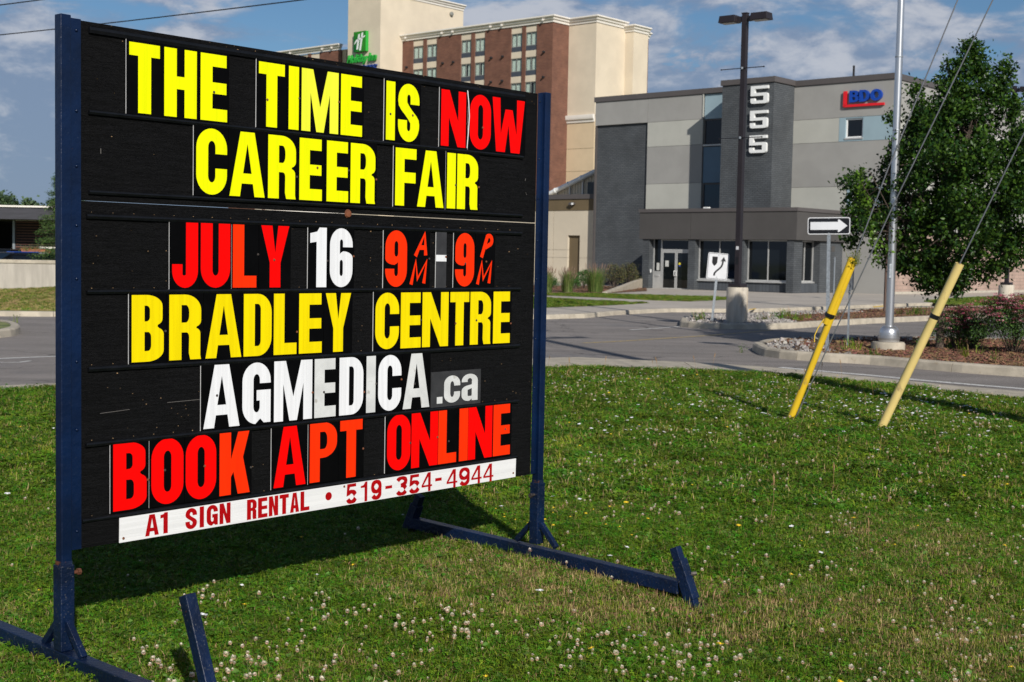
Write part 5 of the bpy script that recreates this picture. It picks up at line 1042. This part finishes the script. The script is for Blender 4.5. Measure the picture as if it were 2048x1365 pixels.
build('loose_strand', MB().tube([a+(-.07, -.03, -.02), a+(-.12, -.03, -.10), a+(-.15, -.03, -.17), a+(-.15, -.03, -.23)], .005, 5), m_yel, g1)
gtube(g3, o3, .8565, -.05, 1.525, 1.483, .038, m_cream, 'guard')
a = np.array(gp(1.318, 1.01))-o3; bb = np.array(gp(1.333, 1.045))-o3; build('black_strap', MB().tube([a, bb], .0405, 18), m_blk, g3)
# overhead cables and their poles
def sag(a, b, s, n=28): a = np.array(a); b = np.array(b); return [a+(b-a)*t-np.array([0, 0, s*4*t*(1-t)]) for t in np.linspace(0, 1, n)]
PL1, PL2 = (-33.2, 65.1), (15.4, 30)
for (x, y), nm in ((PL1, 'wooden utility pole far to the left across the road'), (PL2, 'wooden utility pole to the right beyond the island')):
    t = thing('utility_pole', nm, 'utility pole', (x, y, -.1), R(-54), 'poles carrying the overhead cables'); build('pole', MB().tube([(0, 0, -.2), (0, 0, 12.6)], [.17, .11], 14), m_wood, t, True); build('crossarm', MB().box(-.06, .06, -.9, .9, 11.9, 12.03), m_wood, t)
d_ = (22.5, 0.75)
q = MB().tube(sag((-33.2, 65.1, 10.75), (15.4, 30, 10.25), .35), .022, 6); tag(build('overhead_cable', q, m_cable), 'lower black cable crossing the sky behind the black board', 'cable')
q = MB().tube(sag((-33.2, 65.1, 11.98), (15.4, 30, 11.35), .3), .024, 6); tag(build('overhead_cable', q, m_cable), 'thin upper cable crossing the top left corner of the sky', 'cable')

# ================================================================== trees and plants
def leaf_cloud(name, C, rad, per, size, mats, droop=.3, mi_fn=None, aspect=.62):
    """many small folded leaves round twig ends"""
    C = np.repeat(C, per, axis=0); n = len(C); P = C+rng.normal(0, 1, (n, 3))*rad*np.array([.5, .5, .5])
    d = rng.normal(0, 1, (n, 3)); d[:, 2] -= droop; d /= np.linalg.norm(d, axis=1)[:, None]; u = rng.normal(0, 1, (n, 3)); w_ = np.cross(d, u); w_ /= np.linalg.norm(w_, axis=1)[:, None]; nn = np.cross(w_, d)
    s = (size*rng.uniform(.65, 1.25, n))[:, None]
    a = P; tip = P+d*s; l = P+d*s*.45+w_*s*aspect*.5+nn*s*.12; r_ = P+d*s*.45-w_*s*aspect*.5+nn*s*.12
    V = np.stack([a, r_, tip, l], 1).reshape(-1, 3); k = np.arange(n)*4; Fq = np.stack([k, k+1, k+2, k, k+2, k+3], 1).reshape(-1, 3)
    mi = np.repeat(rng.integers(0, len(mats), n) if mi_fn is None else mi_fn(P), 2)
    return fast_mesh(name, V, Fq, mats, mi)
def limb(mb, a, b, r0, r1, wob=.08, n=6):
    a = np.array(a); b = np.array(b); L_ = np.linalg.norm(b-a); pts = [a+(b-a)*t+rng.normal(0, 1, 3)*wob*L_*.12*math.sin(math.pi*t)+np.array([0, 0, .08*L_*math.sin(math.pi*t)]) for t in np.linspace(0, 1, n)]
    mb.tube(pts, list(np.linspace(r0, r1, n)), 8)
m_bark = mat('bark', (.115, .085, .066), .95, .3, 10, 1.0, 60, stretch=(8, 8, 1)); ML = [mat('leaf_green', (.030, .070, .010), .38, .25, 3, rand=.0, trans=.24, spec=.22), mat('leaf_mid', (.055, .115, .013), .38, .25, 3, trans=.22, spec=.22), mat('leaf_dark', (.014, .042, .009), .35, .25, 3, trans=.1, spec=.2)]
m_lyl = mat('leaf_young', (.12, .23, .02), .4, .2, 3, trans=.3)
def prof_tree(label, base, H, z0, prof, nclus, per, size, trunk_r, name='pear_tree', rad=.16, lobes=(), fork=.9, mats=None, depth_scale=1., seedy=0):
    t = thing(name, label, 'tree', (base[0], base[1], base[2])); mb = MB(); C = []
    zs = [p[0] for p in prof]
    while len(C) < nclus:
        z = rng.uniform(z0, H); fr = (z-z0)/(H-z0); xl, xr = np.interp(fr, zs, [p[1] for p in prof]), np.interp(fr, zs, [p[2] for p in prof]); cx, rr = (xl+xr)/2, (xr-xl)/2
        if rng.random() > (rr/max((p[2]-p[1])/2 for p in prof))**1.2+.05: continue
        a = rng.uniform(0, 6.283); q = rng.uniform(.0, 1)**.38; lump = 1+.15*math.sin(a*3+z*2.3+seedy)+.12*math.sin(a*5-z*4.1)+.10*math.sin(z*9+a*2)
        C.append((cx+rr*q*lump*math.cos(a), rr*depth_scale*q*lump*math.sin(a), z))
    C += [tuple(l) for l in lobes]; C = np.array(C)
    mb.tube([(0, 0, -.1), (0, 0, .05), (.01, 0, fork*.5), (0, .01, fork)], [trunk_r*1.35, trunk_r*1.1, trunk_r, trunk_r*.95], 14)
    build('trunk', mb, m_bark, t, True)
    for i in range(7):
        a = i*2.4+.6; zt = z0+(H-z0)*random.uniform(.35, .8); fr = (zt-z0)/(H-z0); rr = np.interp(fr, zs, [p[2] for p in prof])*.55; lm = MB(); e = (rr*math.cos(a), rr*math.sin(a), zt); limb(lm, (0, 0, fork-.05+.08*i), e, trunk_r*.6, .012, 1.2)
        for q in range(4): k = C[rng.integers(len(C))]; 
        near = C[np.argsort(np.linalg.norm(C-np.array(e), axis=1))[:7]]
        for k in near: limb(lm, np.array([0, 0, fork+.1*i])*.45+np.array(e)*.55, k, .014, .004, 1)
        build('limb', lm, m_bark, t, True)
    lm = MB(); limb(lm, (0, 0, fork-.05), (np.mean([prof[-1][1], prof[-1][2]]), 0, H-.15), trunk_r*.7, .01, .5, 8); build('limb', lm, m_bark, t, True)
    o = link('crown', leaf_cloud('crown', C, rad, per, size, mats or ML), t); return t
b = G(1879, 697, -.02); px = 23.6/F
tb = (b[0], b[1], -.02)
def tx(x): return (x-1879)*px
prof = [(0, tx(1850), tx(1905)), (.05, tx(1815), tx(1960)), (.09, tx(1800), tx(2005)), (.16, tx(1758), tx(2050)), (.26, tx(1722), tx(2075)), (.36, tx(1712), tx(2088)), (.48, tx(1728), tx(2080)), (.58, tx(1752), tx(2055)), (.66, tx(1768), tx(2015)), (.75, tx(1805), tx(1980)), (.84, tx(1850), tx(1965)), (.93, tx(1888), tx(1945)), (1, tx(1912), tx(1928))]
lobes = [(tx(x)+rng.normal(0, .04), rng.normal(0, .12), 1.46+(532-y)*px+rng.normal(0, .05)) for x, y, k in ((1985, 150, 5), (1990, 125, 3), (1975, 175, 5), (1998, 190, 3), (1930, 100, 3), (1925, 85, 2), (2005, 225, 3), (1690, 355, 2), (1695, 385, 3), (1690, 420, 2), (1705, 450, 3), (1700, 480, 3),
         (2020, 205, 2), (1810, 180, 3), (2035, 260, 4), (2045, 300, 4), (1760, 235, 2)) for _ in range(k)]
prof_tree('leafy green pear tree with pointed top behind the aluminium pole', tb, 5.42, 1.02, prof, 720, 68, .080, .068, lobes=lobes, depth_scale=.95, mats=ML, rad=.17)
PT = next(o for o in bpy.data.objects if o.get('label', '').startswith('leafy green pear'))
yc = np.array([(tx(x)+rng.normal(0, .03), -.5+rng.normal(0, .15), 1.46+(532-y)*px+rng.normal(0, .03)) for x, y in ((1684, 352), (1690, 362), (1697, 372), (1702, 385), (1700, 400), (1708, 410), (1722, 425), (1712, 440), (1730, 445), (1716, 460), (1728, 475), (1710, 490), (1735, 500), (1722, 515)) for _ in range(2)])
ym = MB()
for q in yc[::2]: limb(ym, (.25*q[0], -.2, 1.6), q, .012, .003, 1)
build('limb', ym, m_bark, PT); link('young_shoots', leaf_cloud('young_shoots', yc, .10, 20, .07, [m_lyl, ML[1]]), PT)['kind'] = 'stuff'
# flowering shrubs
m_fl = [mat('blossom_pink', (.62, .13, .24), .7, .2, 10, trans=.2), mat('blossom_pale', (.66, .34, .36), .7, .2, 10, trans=.2), mat('blossom_rust', (.20, .055, .06), .8, .2, 10)]
ms_ = [mat('shrub_leaf', (.080, .17, .025), .5, .25, 5, trans=.2), mat('shrub_leaf_dark', (.020, .055, .014), .5, .25, 5, trans=.15), mat('shrub_leaf_mid', (.045, .095, .02), .5, .25, 5, trans=.15)]
def shrub(label, base, rx, ry, h, ncl, flowers=True, name='flowering_shrub', mats=ms_, size=.036, per=26, group=None, fm=m_fl, low=0.):
    t = thing(name, label, 'shrub', tuple(base), group=group); C = []
    for _ in range(ncl):
        a, q, e = rng.uniform(0, 6.283), rng.uniform(0, 1)**.35, rng.uniform(-.25, 1)**1.; cz = max(low, h*(.42+.55*q*math.sin(e*1.5))); k = math.cos(e*1.3)*(1+.12*math.sin(a*4)+.1*math.sin(a*7+cz*5))
        C.append((rx*q*k*math.cos(a), ry*q*k*math.sin(a), cz))
    C = np.array(C); st_ = MB()
    for k in C[:26]: st_.tube([(k[0]*.15, k[1]*.15, -.03), (k[0]*.55, k[1]*.55, k[2]*.5), tuple(k)], [.010, .007, .003], 5)
    build('stems', st_, m_bark, t); link('foliage', leaf_cloud('foliage', C, .11, per, size, mats), t)
    if flowers:
        out = C[np.argsort(-(C[:, 2]/h+np.hypot(C[:, 0]/rx, C[:, 1]/ry)*.5))[:int(ncl*.45)]]; V = []; Fs = []; I = []
        P = np.repeat(out, 2, 0)+rng.normal(0, .06, (len(out)*2, 3)); P[:, 2] += .06
        fc = np.repeat(P, 34, 0)+rng.normal(0, 1, (len(P)*34, 3))*np.array([.034, .034, .009]); m = rng.integers(0, 3, len(P)); n = len(fc); s = .0125
        d = rng.normal(0, 1, (n, 3)); d[:, 2] *= .3; d /= np.linalg.norm(d, axis=1)[:, None]; w_ = np.cross(d, (0, 0, 1)); w_ /= np.linalg.norm(w_, axis=1)[:, None]
        V = np.stack([fc-d*s, fc-w_*s, fc+d*s, fc+w_*s], 1).reshape(-1, 3); link('blossom', fast_mesh('blossom', V, np.arange(n*4).reshape(-1, 4), fm, np.repeat(m, 34)), t)
    return t
gz = -.02
b = at(1912, 698, 24.2); shrub('smaller dark shrub with pink flower heads right behind the tree trunk', (b[0], b[1], gz), .45, .45, .72, 190)
b = at(2010, 706, 23.3); shrub('larger spreading shrub full of pink flower heads at the right edge', (b[0]+.15, b[1], gz), .76, .6, .96, 430)
b = at(1960, 706, 23.6); shrub('low gap-filling pink shrub between the two larger shrubs', (b[0], b[1]+.5, gz), .3, .3, .5, 70)
b = at(1885, 700, 24.4); 
# planting bed in front of the beige annex
m_og = [mat('reed_green', (.09, .17, .03), .6, .2, 8, trans=.2), mat('reed_light', (.16, .20, .05), .6, .2, 8, trans=.2)]; m_pl_ = mat('reed_plume', (.22, .14, .10), .9, .25, 20)
def reed(label, base, h, sp, n=420, plume=True):
    t = thing('ornamental_grass', label, 'ornamental grass', tuple(base), group='tall ornamental grasses in the planting bed'); V = []; Fs = []; I = []; PV = MB()
    for i in range(n):
        a = rng.uniform(0, 6.283); r0 = rng.uniform(0, .5)*sp; r1 = r0*.6+sp*rng.uniform(.1, .8); hh = h*rng.uniform(.40, .88)**1.; x0, y0 = r0*math.cos(a), r0*math.sin(a); x1, y1 = r1*math.cos(a), r1*math.sin(a); w_ = .006; tx_, ty_ = -math.sin(a)*w_, math.cos(a)*w_; k = len(V)
        V += [(x0-tx_, y0-ty_, 0), (x0+tx_, y0+ty_, 0), ((x0+x1)/2*.9+tx_, (y0+y1)/2*.9+ty_, hh*.7), ((x0+x1)/2*.9-tx_, (y0+y1)/2*.9-ty_, hh*.7), (x1+tx_*.2, y1+ty_*.2, hh), (x1-tx_*.2, y1-ty_*.2, hh)]
        Fs += [(k, k+1, k+2, k+3), (k+3, k+2, k+4, k+5)]; I += [i % 2]*2
    link('blades', fast_mesh('blades', V, Fs, m_og, I), t)
    if plume:
        for i in range(60):
            a = rng.uniform(0, 6.283); r1 = sp*rng.uniform(.0, .9); hh = h*rng.uniform(.66, 1.05); x1, y1 = r1*math.cos(a), r1*math.sin(a); PV.tube([(x1*.25, y1*.25, .1), (x1*.8, y1*.8, hh*.78), (x1, y1, hh*.84), (x1*1.05, y1*1.05, hh*.93), (x1*1.12, y1*1.12, hh)], [.003, .003, .009, .009, .002], 5)
        build('plumes', PV, m_pl_, t)
    return t
def bed(x, y): return (*G(x, y, FZ)[:2], FZ)
reed('tall bushy grass with reddish plumes, middle of the planting bed', bed(1190, 585.5), 1.32, .72, 800); reed('narrower tall grass with reddish plumes left of the bushiest one', bed(1134, 585.3), 1.15, .52, 560)
reed('tall green grass cut off by the right post of the board', bed(1095, 585), 1.15, .42)
m_dk = [mat('bush_green', (.04, .12, .02), .5, .2, 5, trans=.2), mat('bush_green_light', (.06, .15, .02), .5, .2, 5, trans=.2)]; m_rd = [mat('bush_bronze', (.085, .055, .040), .6, .3, 5, trans=.15), mat('bush_olive', (.055, .075, .030), .6, .2, 5, trans=.15), mat('bush_dark', (.035, .045, .025), .6, .2, 5, trans=.15), mat('bush_yellow', (.16, .15, .035), .6, .2, 5, trans=.15)]
b = bed(1168, 578); shrub('round bright green shrub behind the tall grasses', b, .46, .4, .95, 110, False, 'round_shrub', m_dk, .05, 30)
b = bed(1150, 579); shrub('small green shrub left of the round shrub', b, .25, .25, .6, 50, False, 'round_shrub', m_dk, .05, 26)
b = bed(1104, 577); shrub('low green shrub at the foot of the annex wall', b, .42, .3, .55, 60, False, 'round_shrub', m_dk, .05, 26)
b = bed(1228, 578.5); shrub('bronze-leaved loose shrub beside the wing wall, left one', b, .62, .5, 1.30, 150, False, 'bronze_shrub', m_rd, .05, 26)
b = bed(1258, 577); shrub('bronze-leaved loose shrub beside the wing wall, right one', b, .62, .5, 1.38, 150, False, 'bronze_shrub', m_rd, .05, 26)
b = bed(1283, 574); shrub('dark green low shrub in the corner by the entrance pier', b, .5, .4, .62, 80, False, 'round_shrub', [ms_[1]], .05, 26)
# grass tuft growing from the top of the yellow guard
gtt = np.array(gp(.60, 1.52)); tv, tf, ti = leaves(70, -.03, .12, .02, .06, 0, False); v2, f2, i2 = blades(60, .03, .16, .004, .05, 1, 1.2)
k = len(tv); me = fast_mesh('vine', tv+v2, tf+[tuple(q+k for q in f) for f in f2], GM, ti+i2); tag(link('vine', me, None, tuple(gtt-np.array([.02, .0, .05]))), 'tuft of green weeds growing out of the yellow guard top', 'weeds')

# ================================================================== left background
m_wall = mat('wall_concrete', (.41, .375, .325), .9, .12, 1.6, .4, 30, stretch=(2.5, 1, .35), spots=(1.3, .6, (.33, .30, .26), .2))
RW = thing('retaining_wall', 'long concrete retaining wall in front of the parked cars', 'wall', (0, 48, 0))
for i, x in enumerate(np.arange(-40, -8, 6.2)): build('wall_bay', MB().box(x+.006, x+6.194, 0, .3, -.3, .94), m_wall, RW)
build('wall_cap', MB().box(-40, -8, -.04, .34, .943, 1.07), m_kerb, RW, bevel=.015)
CBd = thing('carport_building', 'low dark building with deep grey fascia and slatted brick front', 'building', (0, 76, 0))
m_fc2 = mat('fascia_grey', (.040, .040, .050), .7, .15, 1, stretch=(1, 1, 8)); m_or = brick_mat('orange_brick', (.36, .12, .05), (.30, .10, .045), (.2, .12, .08), .25, .09, .012)
build('fascia', MB().box(-60, -10, 0, 14, 3.13, 3.80), m_fc2, CBd); build('roof_edge', MB().box(-60.1, -9.9, -.1, 14.1, 3.805, 3.90), m_hw, CBd)
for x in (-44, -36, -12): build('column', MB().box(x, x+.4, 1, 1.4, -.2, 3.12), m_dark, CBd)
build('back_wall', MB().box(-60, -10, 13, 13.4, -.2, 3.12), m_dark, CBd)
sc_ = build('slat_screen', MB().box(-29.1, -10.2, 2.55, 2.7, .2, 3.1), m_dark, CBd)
slm = MB().box(-29.1, -10.2, 0, .06, 0, .07).mesh('slat', [mat('slat_brown', (.13, .06, .045), .7)])
for z in np.arange(.9, 3.05, .16): link('slat', slm, CBd, (0, 2.47, z))
build('screen_post', MB().box(-29.25, -29.12, 2.4, 2.7, -.2, 3.12), m_gal, CBd); build('screen_cap', MB().box(-29.1, -27.8, 2.4, 2.7, 3.105, 3.16), m_hw, CBd)
build('brick_wall', MB().box(-28.5, -10.2, 1.6, 1.9, -.2, 1.5), m_or, CBd); build('wall_coping', MB().box(-27.4, -24.0, 1.5, 1.95, 1.505, 1.60), m_hw, CBd)
def car(label, x, y, rz, paint, L_=4.5, Hc=1.42, group='cars parked behind the retaining wall'):
    t = thing('parked_car', label, 'car', (x, y, -.1), rz, group); W = .88; h = Hc
    side = [(-L_/2, .30), (-L_/2, .72), (-L_/2+.10, .82), (-L_/2+.75, .92), (L_/2-1.15, .92), (L_/2-.25, .76), (L_/2, .62), (L_/2, .30)]
    build('body', MB().prism([side[::-1]], -W, W, lambda a, b, d: (a, d, b), back=True), paint, t, bevel=.06)
    r0, r1 = -L_/2+1.0, L_/2-1.9; cab = [(-L_/2+.55, .90), (r0, h-.03), (r0+.3, h), (r1-.2, h), (r1, h-.03), (r1+.75, .90)]
    V = []
    for yy, kk in ((-W+.04, 0), (W-.04, 0)):
        V += [(a, yy*(1-.18*(b-.9)/(h-.9)), b) for a, b in cab]
    k = len(cab); build('cabin', MB().add(V, [tuple(range(k)), tuple(range(k, 2*k))[::-1]]+[(i, (i+1) % k, k+(i+1) % k, k+i) for i in range(k)]), m_glassd, t)
    build('roof', MB().box(r0-.02, r1+.02, -W*.80, W*.80, h-.02, h+.02), paint, t, bevel=.015)
    for a in (-L_/2+.85, L_/2-.85):
        for s in (-1, 1):
            w_ = MB().lathe([(.0001, 0), (.32, 0), (.33, .04), (.33, .18), (.0001, .2)], (0, 0, 0), 20); w_.v = [(a+p[0], s*(W-.16)+s*p[2], .32+p[1]) for p in w_.v]; tw = build('wheel', w_, m_blk, t)
            w_ = MB().lathe([(.0001, 0), (.2, 0), (.2, .02), (.0001, .02)], (0, 0, 0), 14); w_.v = [(a+p[0], s*(W+.035)+s*p[2], .32+p[1]) for p in w_.v]; build('rim', w_, m_gal, tw)
    for s in (-1, 1): build('headlight', MB().box(L_/2-.04, L_/2+.01, *sorted((s*.5, s*.8)), .58, .70), m_wh, t); build('tail_light', MB().box(-L_/2-.01, -L_/2+.04, *sorted((s*.5, s*.8)), .62, .76), m_logo_r, t)
    return t
pc = [mat('paint_black', (.01, .011, .014), .25, .02, coat=.6), mat('paint_blue', (.012, .05, .26), .25, .02, coat=.6), mat('paint_silver', (.35, .37, .42), .25, .02, metal=.4, coat=.5)]
def ax(px_, d): return at(px_, 505, d)[0]
car('dark parked car cut off by the left edge of the photo', ax(-14, 54), 54, R(84), pc[0], Hc=1.40); car('bright blue parked hatchback behind the retaining wall', ax(62, 60), 60, R(92), pc[1], 4.2, 1.42)
car('black saloon parked between the blue car and the brick wall', ax(92, 55), 55, R(70), pc[0], 4.6, 1.34); car('silver parked car showing just left of the blue sign post', ax(136, 53), 53, R(88), pc[2], 4.4, 1.40)
car('dark hatchback deep under the carport roof', ax(12, 72), 72, R(90), pc[0], 4.3, 1.52)
# spruce behind the wall
m_nd = [mat('needle_green', (.075, .15, .028), .6, .25, 4, trans=.12), mat('needle_dark', (.022, .06, .016), .6, .25, 4, trans=.1), mat('needle_light', (.095, .16, .030), .6, .2, 4, trans=.15)]
b = at(130, 520, 51); SPt = thing('spruce_tree', 'green spruce with drooping branches behind the blue left post', 'tree', (b[0], b[1], 0))
build('trunk', MB().tube([(0, 0, -.1), (0, 0, 6.0)], [.13, .02], 10), m_bark, SPt, True); C = []; lb = MB()
for i in range(58):
    z = .7+4.9*i/58; L_ = (1-(z-.3)/5.9)*2.0*rng.uniform(.75, 1.15); a = i*2.4; e = np.array([L_*math.cos(a), L_*math.sin(a), z-.22*L_+.10]); lb.tube([(0, 0, z), e*.5+np.array([0, 0, z*.5+.05]), e], [.022, .012, .004], 5)
    for tt_ in np.linspace(.18, 1, 10):
        for s in (-1, 0, 1): C.append(np.array([0, 0, z])*(1-tt_)+e*tt_+np.array([-math.sin(a), math.cos(a), 0])*s*.20*(1.1-tt_)*1.4+rng.normal(0, .03, 3))
build('branches', lb, m_bark, SPt); C = np.array(C); link('crown', leaf_cloud('crown', C, .13, 13, .10, m_nd, .5, aspect=.2), SPt)
SPt.scale = (1.05, 1.05, .78)
# tree line on the horizon
tr_m = [mat('far_leaf', (.045, .085, .028), .7, .2, 1), mat('far_leaf_dark', (.025, .055, .022), .7, .2, 1), mat('far_leaf_light', (.07, .12, .035), .7, .2, 1)]
def far_tree(label, px_, top, depth, wpx, group='trees on the horizon at the left'):
    b = at(px_, 497, depth); H = 1.46+(497-top)*depth/F; rx = wpx*depth/F/2; t = thing('distant_tree', label, 'tree', (b[0], b[1], -.5), group=group)
    build('trunk', MB().tube([(0, 0, 0), (0, 0, H*.6)], [.3, .12], 8), m_bark, t); C = []
    for _ in range(260):
        a, q, e = rng.uniform(0, 6.283), rng.uniform(0, 1)**.4, rng.uniform(-.9, 1.5); C.append((rx*q*math.cos(e)*math.cos(a)*(1+.2*math.sin(3*a+e*4)), rx*q*math.cos(e)*math.sin(a), H*.62+H*.36*q*math.sin(e)))
    link('crown', leaf_cloud('crown', np.array(C), .8, 22, .42, tr_m, aspect=.8), t)
for a in (('round dark tree rising left of the others on the horizon', 8, 384, 150, 62), ('lower pale green tree in the middle of the horizon group', 62, 397, 170, 58), ('tree just behind the left blue post on the horizon', 112, 396, 165, 56), ('tree past the left edge of the horizon group', -48, 390, 160, 70)): far_tree(*a)
for i, x in enumerate(range(1100, 1101)): pass
# more distant greenery either side of the buildings, behind the carport
C = np.c_[rng.uniform(-150, -30, 500), rng.uniform(190, 215, 500), rng.uniform(0, 4.5, 500)]
tag(link('far_woodland', leaf_cloud('far_woodland', C, 1.6, 16, .8, tr_m, aspect=.9)), 'low hazy band of woodland along the left horizon', 'woodland', kind='stuff')
